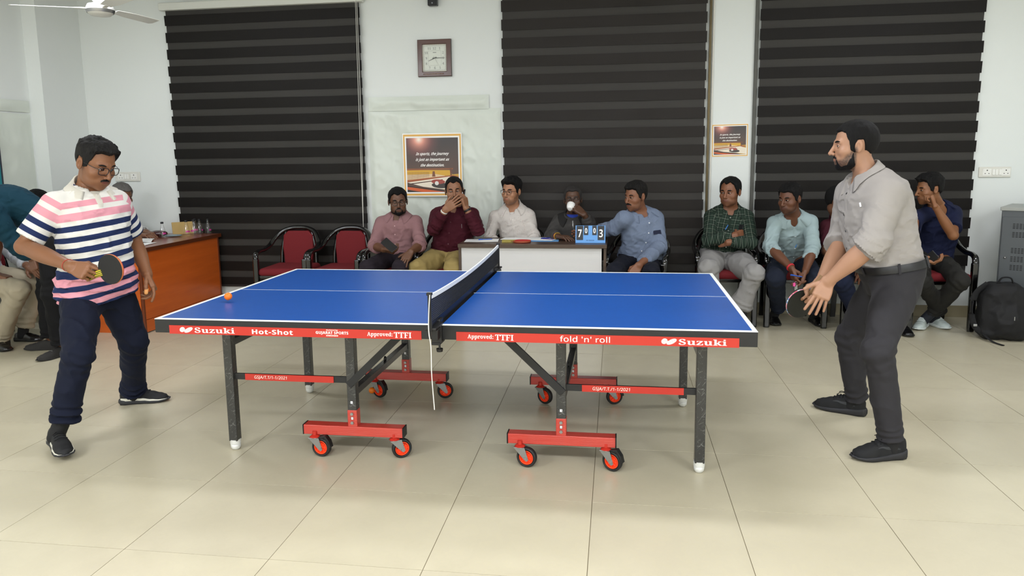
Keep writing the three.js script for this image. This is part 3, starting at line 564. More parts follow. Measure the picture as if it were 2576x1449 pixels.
// ------------------------------------------------------------------ shoes
function shoeGeometry(o) {      // heel at the origin, toe along +z
  const L = o.length ?? 0.285, w0 = o.width ?? 1, S = [0, 0.04, 0.14, 0.3, 0.48, 0.66, 0.82, 0.93, 1], pick = (arr, s) => pieceLine(S.map((x, i) => [x, arr[i]]), s);
  const wid = (s) => pick([0.003, 0.026, 0.035, 0.034, 0.038, 0.046, 0.045, 0.036, 0.009], s) * w0, top = (s) => pick(o.top ?? [0.062, 0.088, 0.096, 0.098, 0.088, 0.068, 0.054, 0.044, 0.026], s), sole = (s) => pick(o.sole ?? [0.034, 0.033, 0.03, 0.027, 0.024, 0.021, 0.019, 0.021, 0.024], s);
  const lean = (s) => 0.006 * Math.sin(s * 3) ;
  const surf = (s, phi, off = 0) => { const c = Math.cos(phi), q = Math.sin(phi), h = sole(s) - 0.006; return [lean(s) + (wid(s) - 0.002 + off) * Math.sign(c) * Math.pow(Math.abs(c), 0.75), h + (top(s) - h + off) * Math.pow(q, 0.85), s * (L - 0.012) + 0.006 + (s < 0.02 ? -off : 0)]; };
  const grid = (fn, nu, nv) => { const p = [], idx = []; for (let i = 0; i <= nu; i++) for (let j = 0; j <= nv; j++) p.push(...fn(i / nu, j / nv)); for (let i = 0; i < nu; i++) for (let j = 0; j < nv; j++) { const a = i * (nv + 1) + j; idx.push(a, a + 1, a + nv + 1, a + 1, a + nv + 2, a + nv + 1); } const g = new THREE.BufferGeometry(); g.setAttribute('position', new THREE.Float32BufferAttribute(p, 3)); g.setIndex(idx); g.computeVertexNormals(); return g; };
  const upper = grid((u, v) => surf(u, v * Math.PI), 36, 20);
  const ring = (h, off, lift) => { const pts = []; for (let i = 0; i <= 60; i++) { const k = i / 60, right = k < 0.5, s = right ? k * 2 : 2 - k * 2; const ss = 0.5 - 0.5 * Math.cos(Math.PI * s); pts.push([lean(ss) + (right ? 1 : -1) * Math.max(0.001, wid(ss) + off), (lift ? sole(ss) : 0) * h + (1 - h) * (o.spring ?? 0.012) * smooth(0.7, 1, ss), ss * L + (ss < 0.02 ? -off : ss > 0.98 ? off : 0)]); } return pts; };
  const rows = [ring(0, -0.03, true), ring(0, -0.004, true), ring(0.35, 0.003, true), ring(0.75, 0.003, true), ring(1, 0, true), ring(1, -0.012, true)], sp = [], si = [];
  rows.forEach((r) => r.forEach((q) => sp.push(...q))); for (let i = 0; i < rows.length - 1; i++) for (let j = 0; j < 60; j++) { const a = i * 61 + j; si.push(a, a + 61, a + 1, a + 1, a + 61, a + 62); }
  const soleG = new THREE.BufferGeometry(); soleG.setAttribute('position', new THREE.Float32BufferAttribute(sp, 3)); soleG.setIndex(si); soleG.computeVertexNormals();
  return { upper, sole: soleG, surf, grid };
}
const lace = M(0x0a0a0a, 0.8);
function putShoe(parent, origin, heel, toe, style) {
  const z = unit(sub(toe, heel)), x = unit(cross([0, 1, 0], z)), y = cross(z, x), g = shoeGeometry({ ...style, length: style.length ?? len(sub(toe, heel)) });
  const place = (geo) => { const c = geo.clone(); c.applyMatrix4(new THREE.Matrix4().makeBasis(v3(x), v3(y), v3(z)).setPosition(...sub(heel, origin))); return c; };
  const shoe = part(parent, 'shoe', place(g.upper), style.upperMat);
  part(shoe, 'sole', place(g.sole), style.soleMat);
  if (style.midMat) part(shoe, 'midsole', place(g.grid((u, v) => g.surf(0.02 + u * 0.96, v < 0.5 ? 0.02 + 0.1 * v * 2 * (style.mid ?? 1) : Math.PI - 0.02 - 0.1 * (1 - v) * 2 * (style.mid ?? 1), 0.0028).map((q, i) => q), 40, 7)), style.midMat);
  if (style.laces) {
    const bits = []; for (let k = 0; k < 5; k++) { const s = 0.36 + k * 0.06; bits.push(tube([0.3, 0.42, 0.5, 0.58, 0.7].map((a, i) => g.surf(s + (i % 2 ? 0.012 : 0), a * Math.PI, 0.003)), 0.0024, 12, 5)); }
    if (style.bow) for (const a of [-1, 1]) { const q = g.surf(0.36, Math.PI / 2, 0.004); bits.push(tube([q, [q[0] + a * 0.02, q[1] + 0.03, q[2] + 0.012], [q[0] + a * 0.03, q[1] + 0.045, q[2] + 0.004], [q[0] + a * 0.024, q[1] + 0.02, q[2] - 0.004], q], 0.0022, 24, 5)); bits.push(tube([q, [q[0] + a * 0.012, q[1] + 0.006, q[2] + 0.03], [q[0] + a * 0.03, q[1] - 0.006, q[2] + 0.05]], 0.0022, 14, 5)); }
    part(shoe, 'laces', place(join(bits)), style.laceMat ?? lace);
  }
  if (style.swoosh) {
    const one = (side) => g.grid((u, v) => { const s = lerp(0.18, 0.6, u), low = 0.36 - 0.26 * Math.sin(Math.min(1, (1 - u) * 1.1) * 1.9), wd = 0.16 * Math.sin(Math.PI * Math.min(1, 0.05 + (1 - u) * 0.9)) * (1 - u * 0.4) + 0.02, a = Math.max(0.12, low * 0.9 + 0.05 + wd * v + u * 0.15); return g.surf(s, side > 0 ? a * 1.35 : Math.PI - a * 1.35, 0.0018); }, 24, 4);
    for (const side of [1, -1]) part(shoe, 'emblem', place(one(side)), style.swoosh);
  }
  if (style.ornament) part(shoe, 'buckle', place(join([tube([[-0.02, 0.3, 0], [0.02, 0.3, 0]].map((q, i) => g.surf(0.58, (0.36 + i * 0.28) * Math.PI, 0.003)), 0.003, 8, 6)])), zinc);
  return shoe;
}

// ------------------------------------------------------------------ a whole person
const lin = (hex) => { const c = new THREE.Color(hex); return [c.r, c.g, c.b]; };
const skinMat = PM(0xffffff, 0.5, { vertexColors: true, sheen: 0.15, sheenRoughness: 0.5, sheenColor: new THREE.Color(0.9, 0.6, 0.45), bumpMap: roughBump, bumpScale: 0.0002 });
const eyeMat = PM(0xffffff, 0.15, { vertexColors: true, clearcoat: 0.6, clearcoatRoughness: 0.05 });
const hairMats = {}; const strandBump = grain(512, (u, v) => 255 * (0.6 * hash3(Math.floor(u * 256), Math.floor(v * 9 + hash3(Math.floor(u * 256), 3, 1) * 9), 2) + 0.4 * tiled(u, v, 24)), false, [3, 3]);
const hairMat = (hex) => hairMats[hex] ??= PM(hex, 0.75, { specularIntensity: 0.5, bumpMap: strandBump, bumpScale: 0.0016, sheen: 0.08, sheenRoughness: 0.4, sheenColor: new THREE.Color(0.35, 0.33, 0.3) });
const mats = {}; const flat = (hex, more = {}) => mats[hex + JSON.stringify(more)] ??= cloth(hex, more);
const HI = { body: 0.012, cloth: 0.0085, head: 0.0031, hair: 0.0036, hand: 0.003 }, LO = { body: 0.018, cloth: 0.0125, head: 0.0042, hair: 0.0052, hand: 0.0036 };

function makePerson(o) {
  const j = o.j, q = o.hi ? HI : LO, bulk = o.bulk ?? 1, belly = o.belly ?? 0, origin = [j.pelvis[0], 0, j.pelvis[2]];
  const root = thing('person', o.label, 'person', origin, 0, o.group);
  const H = headFrame(j.head, ...o.face, o.headSize ?? 1), HF = headField(o.headShape ?? {}), tone = lin(o.skin).map((v) => v * 0.76);
  const latSh = unit(sub(j.shL, j.shR)), latHip = unit(sub(j.hipL, j.hipR));
  const mid = j.mid ?? add(mix(j.pelvis, j.neck, 0.5), [0, 0, 0]);
  const B = (a) => a * bulk;
  const T = trunk(add(j.pelvis, unit(sub(j.pelvis, mid)), 0.07), mid, j.neck, latHip, latSh, [[0, B(0.12), B(0.085), B(0.095)], [0.16, B(0.168), B(0.112), B(0.122)], [0.38, B(0.156), B(0.112) + belly, B(0.104)], [0.6, B(0.166), B(0.12) + belly * 0.5, B(0.108)], [0.8, B(0.168), B(0.115), B(0.108)], [0.92, B(0.125), B(0.08), B(0.085)], [1, 0.066, 0.058, 0.06]]);
  const nb = H.out([0, -0.06, -0.03]), neckDir = unit(sub(nb, j.neck)), nr = o.neckR ?? 0.056;
  const arm = { L: [j.shL, j.elL, j.wrL], R: [j.shR, j.elR, j.wrR] }, leg = { L: [j.hipL, j.knL, j.anL], R: [j.hipR, j.knR, j.anR] }, ab = o.armBulk ?? bulk;
  const armD = (s, x, y, z) => { const a = arm[s]; return smin(cap(x, y, z, a[0], a[1], 0.054 * ab, 0.039 * ab, 0.047 * ab), cap(x, y, z, a[1], a[2], 0.039 * ab, 0.0265 * ab, 0.042 * ab), 0.02); };
  const yoke = (s, x, y, z, r) => cap(x, y, z, add(mix(j.neck, arm[s][0], 0.22), neckDir, -0.04), add(mix(j.neck, arm[s][0], 0.9), [0, -0.012, 0]), r * 0.9, r);
  const neckD = (x, y, z) => cap(x, y, z, add(j.neck, neckDir, -0.05), nb, nr + 0.004, nr - 0.004);
  const bodyD = (x, y, z) => {
    let d = T.d(x, y, z) + 0.012; d = smin(d, Math.min(yoke('L', x, y, z, 0.046 * bulk), yoke('R', x, y, z, 0.046 * bulk)), 0.05);
    d = smin(d, neckD(x, y, z) + 0.0006, 0.035);
    for (const s of ['L', 'R']) { d = smin(d, armD(s, x, y, z), 0.03); const l = leg[s]; d = smin(d, smin(cap(x, y, z, l[0], l[1], 0.082, 0.052, 0.076), cap(x, y, z, l[1], l[2], 0.052, 0.034, 0.054), 0.02), 0.03); }
    return d;
  };
  // ---- skin: trunk and limbs on a coarse grid, head and hands on fine grids, one mesh
  const pts = Object.keys(j).filter((k) => !/^(toe|heel|head)/.test(k)).map((k) => j[k]);
  const list = [nets(bodyD, ...bounds([...pts, nb], 0.13), q.body)];
  const headD = (x, y, z) => { const p = H.in(x, y, z); return smin(HF.skin(p[0], p[1], p[2]) * H.s, neckD(x, y, z), 0.018); };
  const hb = bounds([[-0.085, -0.125, -0.12], [0.085, -0.125, -0.12], [-0.085, 0.125, -0.12], [0.085, 0.125, -0.12], [-0.085, -0.125, 0.12], [0.085, -0.125, 0.12], [-0.085, 0.125, 0.12], [0.085, 0.125, 0.12]].map(H.out), 0.006);
  list.push(nets(headD, ...hb, q.head));
  const hands = {};
  for (const s of ['L', 'R']) {
    const h = o.hands?.[s]; if (!h) continue;
    const dir = h.dir ?? unit(sub(arm[s][2], arm[s][1])), F = handField(arm[s][2], dir, h.palm, s, h.pose ?? 'relaxed', h.size ?? 1, h.spread ?? 1); hands[s] = F;
    const f = (x, y, z) => smin(F.f(x, y, z), cap(x, y, z, mix(arm[s][1], arm[s][2], 0.78), arm[s][2], 0.032 * ab, 0.0265 * ab), 0.014);
    list.push(nets(f, ...bounds(F.pts, 0.03), q.hand));
  }
  const lips = lin(o.lips ?? 0x8a4a3c), dark = [tone[0] * 0.62, tone[1] * 0.58, tone[2] * 0.56], hairC = lin(o.hair ?? 0x0b0908);
  root.userData.joints = undefined; delete root.userData.joints;
  const skinColor = (x, y, z, w) => {
    let n = 0.94 + 0.12 * fbm(x * 26, y * 26, z * 26), c = [tone[0] * n, tone[1] * n, tone[2] * n];
    if (w === 1) {
      const p = H.in(x, y, z), ax = Math.abs(p[0]);
      const lip = (1 - smooth(0.7, 1.1, Math.hypot(p[0] / 0.023, (p[1] + 0.067) / 0.0098))) * (p[2] > 0.06 ? 1 : 0);
      c = mix(c, lips, lip * 0.8); if (Math.abs(p[1] + 0.067) < 0.0014 && ax < 0.022 && p[2] > 0.07) c = mix(c, [0.05, 0.02, 0.015], 0.75);
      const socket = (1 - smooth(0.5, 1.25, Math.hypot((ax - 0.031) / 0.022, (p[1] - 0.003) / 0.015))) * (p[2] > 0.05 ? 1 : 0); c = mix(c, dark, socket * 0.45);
      if (o.stubble) { const a2 = Math.atan2(ax, p[2]), line = pieceLine([[0, -0.046], [0.3, -0.046], [0.45, -0.062], [0.7, -0.058], [1.1, -0.034], [1.5, 0.0], [1.7, 0.0]], a2), g = line - p[1], a = smooth(-0.004, 0.02, g) * smooth(1.75, 1.55, a2) * (1 - lip) * smooth(-0.15, -0.115, p[1]) * (0.75 + 0.5 * hash3(Math.floor(p[0] * 700), Math.floor(p[1] * 700), Math.floor(p[2] * 700))); c = mix(c, hairC, clamp(a * o.stubble, 0, 0.96)); }
    }
    return c;
  };
  const body = part(root, 'body', skinOf(list, skinColor, origin), skinMat);

  // ---- face and hair
  const head = (name, geo, mat, parent = root) => { geo.applyMatrix4(new THREE.Matrix4().makeBasis(v3(H.X).multiplyScalar(H.s), v3(H.Y).multiplyScalar(H.s), v3(H.Z).multiplyScalar(H.s)).setPosition(...sub(H.center, origin))); return part(parent, name, geo, mat); };
  const gz = o.gaze ?? [0, 0];
  for (const s of [-1, 1]) {
    const g = new THREE.SphereGeometry(0.0121, 24, 40), p = g.attributes.position, c = new Float32Array(p.count * 3);
    for (let i = 0; i < p.count; i++) { const a = Math.acos(clamp(p.getY(i) / 0.0121, -1, 1)) / RAD, k = a < 14 ? [0.005, 0.004, 0.004] : a < 32 ? [0.035, 0.017, 0.009] : [0.5, 0.44, 0.39]; c.set(k, i * 3); }
    g.setAttribute('color', new THREE.BufferAttribute(c, 3)); g.rotateX(Math.PI / 2 + gz[1] * RAD); g.rotateY(gz[0] * RAD); g.translate(s * 0.031, 0.001, 0.0674); head('eye', g, eyeMat);
  }
  const local = (f, lo, hi, h) => skinOf([nets(f, lo, hi, h)], null, [0, 0, 0]);
  const hm = hairMat(o.hair ?? 0x0b0908), bm = hairMat(o.beardColor ?? o.hair ?? 0x0b0908);
  for (const s of [-1, 1]) {
    const f = (x, y, z) => { const u = (x * s - 0.032), v = y - 0.0235 + u * u * 9 - u * 0.04; return Math.max(HF.skin(x, y, z) - 0.0011, ell(u, v, z, 0, 0, 0.077, 0.019, 0.0047 - u * 0.03, 0.03)); };
    head('eyebrow', local(f, s > 0 ? [0.008, 0.01, 0.055] : [-0.058, 0.01, 0.055], s > 0 ? [0.058, 0.036, 0.1] : [-0.008, 0.036, 0.1], 0.0017), bm);
  }
  if (o.hairStyle) {
    const S = o.hairStyle, lineP = [[0, S.front], [0.5, S.front + (S.peak ?? 0.004)], [0.85, S.front - 0.004], [1.1, 0.024], [1.25, S.side ?? -0.012], [1.5, (S.side ?? -0.012) - 0.008], [1.62, 0.022], [1.95, 0.024], [2.2, -0.03], [3.15, S.nape ?? -0.068]];
    const f = (x, y, z) => {
      const b = HF.base(x, y, z); if (b > 0.06) return b - 0.035;
      const ang = Math.atan2(Math.abs(x), z + 0.002), g = y - pieceLine(lineP, ang) + 0.003 * (noise3(x * 130, y * 60, z * 130) - 0.5), up = smooth(0.02, 0.1, y), fr = smooth(0.0, 0.08, z) * up;
      const strand = 0.7 * (noise3(x * 150, y * 60, z * 110) - 0.5) + (noise3(x * 70, y * 30, z * 50) - 0.5);
      const th = lerp(S.short ?? 0.006, S.top ?? 0.016, up) + (S.quiff ?? 0) * fr + (S.sweep ?? 0) * fr * x * 8;
      return b - lerp(-0.004, th * (1 + 0.12 * strand) + (S.rough ?? 0.002) * strand * up, smooth(-0.001, 0.004 + th * 0.9, g));
    };
    const hg = local(f, [-0.105, -0.1, -0.14], [0.105, 0.18, 0.14], q.hair), hp = hg.attributes.position, hu = new Float32Array(hp.count * 2);
    for (let i = 0; i < hp.count; i++) { const x = hp.getX(i), y = hp.getY(i), z = hp.getZ(i); hu[i * 2] = S.part ? x * 3.2 : Math.atan2(x, z + 0.03) * 0.33; hu[i * 2 + 1] = (Math.hypot(x, z) * 0.5 + (0.13 - y)) * 1.2; }
    hg.setAttribute('uv', new THREE.BufferAttribute(hu, 2)); head('hair', hg, hm);
  }
  if (o.beard) {
    const bd = o.beard, yb = [[0, bd.front ?? -0.076], [0.25, bd.front ?? -0.078], [0.34, bd.chin ? -0.084 : -0.06], [0.55, bd.cheek ?? -0.05], [0.95, (bd.cheek ?? -0.05) + 0.007], [1.25, (bd.cheek ?? -0.05) * 0.6], [1.42, -0.03], [1.56, -0.085], [1.75, -0.1], [3.2, -0.13]];
    const f = (x, y, z) => { const ang = Math.atan2(Math.abs(x), z - 0.0), d = HF.skin(x, y, z); if (d > 0.03) return d; const g = Math.min(pieceLine(yb, ang) - y, bd.chin ? 0.042 - Math.abs(x) + (y < -0.09 ? 0.02 : 0) : 1, z + 0.02), st = noise3(x * 260, y * 200, z * 260) - 0.5; return d - lerp(-0.002, bd.thick * (1 + 1.1 * st), smooth(-0.002, 0.01, g)); };
    head('beard', local(f, [-0.085, -0.14, -0.03], [0.085, 0.005, 0.11], q.hair * 0.85), bm);
  }
  if (o.moustache) {
    const f = (x, y, z) => { const d = HF.skin(x, y, z), ax = Math.abs(x), u = ax / (o.moustache.wide ?? 0.027), low = -0.0615 - 0.006 * u * u * u, hi = -0.0485 - 0.009 * u * u, g = Math.min(y - low, hi - y, (1 - u) * 0.02), st = noise3(x * 420, y * 160, z * 200) - 0.5; return z < 0.05 ? 0.01 : d - lerp(-0.003, o.moustache.thick * (1 + 0.6 * st), smooth(-0.002, 0.0035, g)); };
    head('moustache', local(f, [-0.035, -0.078, 0.06], [0.035, -0.04, 0.115], 0.0019), bm);
  }
  if (o.glasses) {
    const G = o.glasses, rx = G.rx ?? 0.025, ry = G.ry ?? 0.019, e = G.square ?? 3.2, zc = 0.1, ring = (s, r, n = 36) => { const a = []; for (let i = 0; i < n; i++) { const t = i / n * 2 * Math.PI, c = Math.cos(t), q2 = Math.sin(t); a.push([s * 0.0325 + Math.sign(c) * Math.pow(Math.abs(c), 2 / e) * rx * r, -0.003 + Math.sign(q2) * Math.pow(Math.abs(q2), 2 / e) * ry * r, zc - 0.006 * Math.abs(s * 0.0325 + c * rx) / 0.05]); } return a; };
    const bits = [tube([[-0.009, 0.004, zc + 0.001], [0, 0.007, zc + 0.004], [0.009, 0.004, zc + 0.001]], G.r ?? 0.0016, 10, 6)];
    for (const s of [-1, 1]) { bits.push(tube(ring(s, 1), G.r ?? 0.0016, 60, 6, true)); bits.push(tube([[s * 0.057, 0.006, zc - 0.007], [s * 0.072, 0.008, 0.07], [s * 0.081, 0.008, 0.01], [s * 0.083, 0.0, -0.025], [s * 0.08, -0.02, -0.035]], G.r ?? 0.0016, 24, 6)); }
    const frame = head('glasses', join(bits), G.mat ?? blackGloss);
    for (const s of [-1, 1]) { const r = ring(s, 0.97), pos = [s * 0.0325, -0.003, zc - 0.004], idx = []; r.forEach((p) => pos.push(...p)); for (let i = 0; i < r.length; i++) idx.push(0, 1 + i, 1 + (i + 1) % r.length); const g = new THREE.BufferGeometry(); g.setAttribute('position', new THREE.Float32BufferAttribute(pos, 3)); g.setIndex(idx); g.computeVertexNormals(); head('lens', g, lensGlass, frame); }
  }

  // ---- clothes
  const ctx = { root, origin, T, H, HF, arm, leg, hands, j, body };
  const wr = o.wrinkle ?? 1, near = (x, y, z, c, r) => Math.exp(-((x - c[0]) ** 2 + (y - c[1]) ** 2 + (z - c[2]) ** 2) / (r * r));
  if (o.shirt) {
    const S = o.shirt, off = S.off ?? 0.004, hem = S.hem * T.L, sl = { L: S.sleeve?.L ?? S.sleeve ?? 2, R: S.sleeve?.R ?? S.sleeve ?? 2 }, fat = S.fat ?? 0;
    const cutOf = (s) => { const a = arm[s], v = sl[s]; return v <= 1 ? { p: mix(a[0], a[1], v), d: unit(sub(a[1], a[0])) } : { p: mix(a[1], a[2], v - 1), d: unit(sub(a[2], a[1])) }; };
    const cuts = { L: cutOf('L'), R: cutOf('R') };
    const sleeve = (s, x, y, z) => {
      const a = arm[s], c = cuts[s], plane = (x - c.p[0]) * c.d[0] + (y - c.p[1]) * c.d[1] + (z - c.p[2]) * c.d[2];
      let u = cap(x, y, z, a[0], a[1], 0.058 * ab + fat, (sl[s] <= 1 ? 0.064 : 0.05) * ab + fat, (sl[s] <= 1 ? 0.062 : 0.058) * ab + fat); const tu = capT;
      if (sl[s] <= 1) return smax(u, plane, 0.003);
      let f = cap(x, y, z, a[1], a[2], 0.053 * ab + fat, 0.038 * ab + fat, 0.054 * ab + fat); f -= 0.004 * smooth(-0.05, -0.045, plane) * (S.cuff ?? 1);
      let d = smin(u, smax(f, plane, 0.003), 0.025);
      const along = (x - a[1][0]) * c.d[0] + (y - a[1][1]) * c.d[1] + (z - a[1][2]) * c.d[2];
      d -= wr * (0.010 * (ridge(along * 20 + x * 6, y * 9, z * 9 + 3) - 0.45) * (0.4 + near(x, y, z, a[1], 0.14)) + 0.0025 * Math.sin(along * 190 + 6 * noise3(x * 14, y * 14, z * 14)) * near(x, y, z, a[1], 0.09));
      return d;
    };
    const neckCut = add(j.neck, neckDir, S.high ?? 0.006), vC = add(add(j.neck, T.frame(1).z, 0.062), T.frame(1).y, -(S.v ?? 0.035)), xN = T.frame(1).x, yN = T.frame(0.95).y, zN = T.frame(0.95).z;
    const field = (x, y, z) => {
      let d = T.d(x, y, z) - off; const tl = T.t * T.L + T.over;
      if (d > 0.25) return d - 0.1;
      const tt = T.t, ta = T.a, w = ridge(x * 11 + y * 6, y * 15 - x * 6, z * 10), w2 = ridge(x * 8, y * 24 + x * 5, z * 8 + 9) * smooth(0.62, 0.15, tt);
      d -= wr * (0.009 * (w - 0.45) + 0.009 * (w2 - 0.45 * smooth(0.62, 0.15, tt))); if (S.flare) d -= S.flare * smooth(0.42, 0.1, tt); d = Math.max(d, hem + (S.tilt ?? 0) * T.a - tl);
      d = smin(d, Math.min(yoke('L', x, y, z, 0.056 * bulk + fat), yoke('R', x, y, z, 0.056 * bulk + fat)), 0.055);
      { const px = x - neckCut[0], py = y - neckCut[1], pz = z - neckCut[2], pl = px * neckDir[0] + py * neckDir[1] + pz * neckDir[2], rr = Math.sqrt(Math.max(0, px * px + py * py + pz * pz - pl * pl)); d = smax(d, Math.min(pl, (S.hole ?? 0.078) - rr), 0.006); }
      d = smin(d, Math.min(sleeve('L', x, y, z), sleeve('R', x, y, z)), 0.032);
      if (S.v !== 0) { const px = x - vC[0], py = y - vC[1], pz = z - vC[2], u = px * xN[0] + py * xN[1] + pz * xN[2], v = px * yN[0] + py * yN[1] + pz * yN[2], n = px * zN[0] + py * zN[1] + pz * zN[2]; d = smax(d, -ell(Math.abs(u) + Math.max(0, -v) * 0.35, v, n, 0, 0.01, 0.0, S.vw ?? 0.032, (S.v ?? 0.035) + 0.02, 0.075), 0.004); }
      return d;
    };
    const surf = nets(field, ...bounds([...pts.filter((p) => p !== j.knL && p !== j.knR && p !== j.anL && p !== j.anR), nb], 0.16), q.cloth);
    const seamN = {}; for (const k of ['L', 'R']) { const lat = k === 'L' ? latSh : latSh.map((v) => -v); seamN[k] = unit(add(lat, unit(sub(arm[k][1], arm[k][0])), 0.35)); }
    const seam = (x, y, z) => { const a = T.d(x, y, z) - off; return ['L', 'R'].map((k) => Math.min(dot(sub([x, y, z], arm[k][0]), seamN[k]) + 0.012, a - sleeve(k, x, y, z) + 0.004)); };
    const uvOf = (r, x, y, z) => {
      if (r === 0) { T.d(x, y, z); return [T.a + 0.25 * T.b, T.t * T.L + T.over - (S.fromHem ? hem : 0) - (S.tilt ?? 0) * T.a]; }
      const a = arm[r === 1 ? 'L' : 'R'], up = unit(sub(a[1], a[0])), p = sub([x, y, z], a[0]), L = len(sub(a[1], a[0])); let al = dot(p, up); if (al > L && sl[r === 1 ? 'L' : 'R'] > 1) al = L + dot(sub([x, y, z], a[1]), unit(sub(a[2], a[1])));
      const side = unit(cross(up, T.frame(0.8).z)); return [dot(p, side), (S.sleeveTop ?? T.L) - al];
    };
    ctx.shirtField = field;
    const shirt = ctx.shirt = part(root, S.name ?? 'shirt', clothOf(surf, seam, uvOf, origin), S.mat);
    if (S.collar) {      // turned-down collar: a closed profile carried round the neck
      const C = S.collar === true ? {} : S.collar, rows = [], nA = 44, m = C.open ?? 2.55, f = T.frame(1), xx = f.x, uu = neckDir, zz = unit(cross(xx, uu)), c0 = add(j.neck, uu, 0.004), P2 = [], I2 = [];
      for (let i = 0; i <= nA; i++) {
        const a = lerp(-m, m, i / nA), fr = (1 - Math.cos(a)) / 2, tip = smooth(m - 0.75, m, Math.abs(a)), R = (C.r ?? nr + 0.007) * (1 + 0.12 * fr), hs = lerp(C.high ?? 0.036, 0.02, fr), lw = lerp(0.02, 0.042, fr) + 0.012 * tip, dr = lerp(0.042, 0.045, fr) + (C.tip ?? 0.03) * tip, base = -0.034 * fr;
        const prof = [[R, -0.014], [R + 0.001, hs], [R + 0.006, hs + 0.003], [R + 0.013, hs - 0.004], [R + lw, hs - dr], [R + lw - 0.004, hs - dr - 0.001], [R + 0.009, hs - 0.01], [R + 0.006, -0.014]];
        prof.forEach(([r, h], k) => { let w = add(add(add(c0, xx, Math.sin(a) * r), zz, -Math.cos(a) * r * 1.02), uu, h + base); const lift = [0, 0, 0, 0.007, 0.0065, 0.0015, 0.002, 0][k]; if (lift) { const dir = unit([0, 1, 2].map((c) => (xx[c] * Math.sin(a) - zz[c] * Math.cos(a)) * 0.75 + uu[c] * 0.65)); for (let st = 0; st < 24 && field(...w) < lift; st++) w = add(w, dir, 0.0025); } P2.push(...sub(w, origin)); });
      }
      for (let i = 0; i < nA; i++) for (let k = 0; k < 8; k++) { const a = i * 8 + k, b = i * 8 + (k + 1) % 8; I2.push(a, a + 8, b, b, a + 8, b + 8); }
      for (const e of [0, nA * 8]) for (let k = 1; k < 7; k++) I2.push(e, e ? e + k + 1 : e + k, e ? e + k : e + k + 1);
      const g = new THREE.BufferGeometry(); g.setAttribute('position', new THREE.Float32BufferAttribute(P2, 3)); g.setAttribute('uv', new THREE.Float32BufferAttribute(P2.flatMap((x, i) => i % 3 ? [] : [P2[i] * 1, P2[i + 1]]), 2)); g.setIndex(I2); g.computeVertexNormals(); part(shirt, 'collar', g, C.mat ?? S.mat);
    }
    if (S.placket) {
      const n = 30, rowsP = [], ix = [], half = S.placket.half ?? 0.014, t1 = S.placket.from ?? 0.93, t0 = S.placket.to ?? S.hem + 0.02;
      for (let i = 0; i <= n; i++) { const t = lerp(t1, t0, i / n); for (const [s, l] of [[-1, -0.002], [-0.8, 0.0022], [0.8, 0.0022], [1, -0.002]]) { const q2 = T.point(t, S.placket.turn ?? 0), fx = T.frame(t).x, r = project(field, add(q2, fx, s * half), 5); rowsP.push(...sub(add(r.p, r.n, l), origin)); } }
      for (let i = 0; i < n; i++) for (let k = 0; k < 3; k++) { const a = i * 4 + k; ix.push(a, a + 4, a + 1, a + 1, a + 4, a + 5); }
      const g = new THREE.BufferGeometry(); g.setAttribute('position', new THREE.Float32BufferAttribute(rowsP, 3)); g.setAttribute('uv', new THREE.Float32BufferAttribute(new Float32Array(rowsP.length / 3 * 2), 2)); g.setIndex(ix); g.computeVertexNormals(); part(shirt, 'placket', g, S.placket.mat ?? S.mat);
      for (const t of S.placket.buttons ?? []) { const r = project(field, T.point(t, S.placket.turn ?? 0)), b = new THREE.CylinderGeometry(0.0052, 0.0058, 0.003, 16); b.applyQuaternion(new THREE.Quaternion().setFromUnitVectors(V(0, 1, 0), v3(r.n))); const p = sub(add(r.p, r.n, 0.003), origin); b.translate(...p); part(shirt, 'button', b, S.placket.button ?? whitePlastic); }
    }
    if (S.patch) for (const [t, a, w, h, thick, mat, name, tilt] of S.patch) { const r = project(field, T.point(t, a)), y = unit(add(T.frame(t).y, r.n, -dot(T.frame(t).y, r.n))), x = cross(y, r.n), b = new RoundedBoxGeometry(w, h, thick, 2, Math.min(0.004, thick / 2.1)); if (tilt) b.rotateZ(tilt); b.applyMatrix4(new THREE.Matrix4().makeBasis(v3(x), v3(y), v3(r.n)).setPosition(...sub(add(r.p, r.n, thick * 0.4), origin))); part(shirt, name, b, mat); }
  }
  if (o.trousers) {
    const S = o.trousers, wst = S.waist * T.L, k = S.wide ?? 1, extra = S.extra ?? 0;
    const cutA = (s) => { const l = leg[s], d = unit(sub(l[2], l[1])); return { p: add(l[2], d, S.drop ?? 0.0), d }; }, cuts = { L: cutA('L'), R: cutA('R') };
    const legD = (s, x, y, z) => {
      const l = leg[s], c = cuts[s], plane = (x - c.p[0]) * c.d[0] + (y - c.p[1]) * c.d[1] + (z - c.p[2]) * c.d[2];
      const u = cap(x, y, z, l[0], l[1], 0.094 * k + extra, 0.069 * k, 0.088 * k + extra), f = smax(cap(x, y, z, l[1], l[2], 0.069 * k, (S.ankle ?? 0.056) * k, 0.066 * k), plane, 0.004);
      let d = smin(u, f, 0.03);
      const al = dot(sub([x, y, z], l[1]), c.d);
      d += wr * 0.0035 * Math.sin(al * 110 + 6 * noise3(x * 12, y * 12, z * 12)) * near(x, y, z, l[1], 0.12) + wr * (S.bunch ?? 0.004) * Math.sin(al * 150 + 5 * noise3(x * 10, y * 10, z * 10)) * smooth(-0.13, -0.02, plane);
      return d - wr * 0.008 * (ridge(x * 9, y * 8 + x * 4, z * 9) - 0.45);
    };
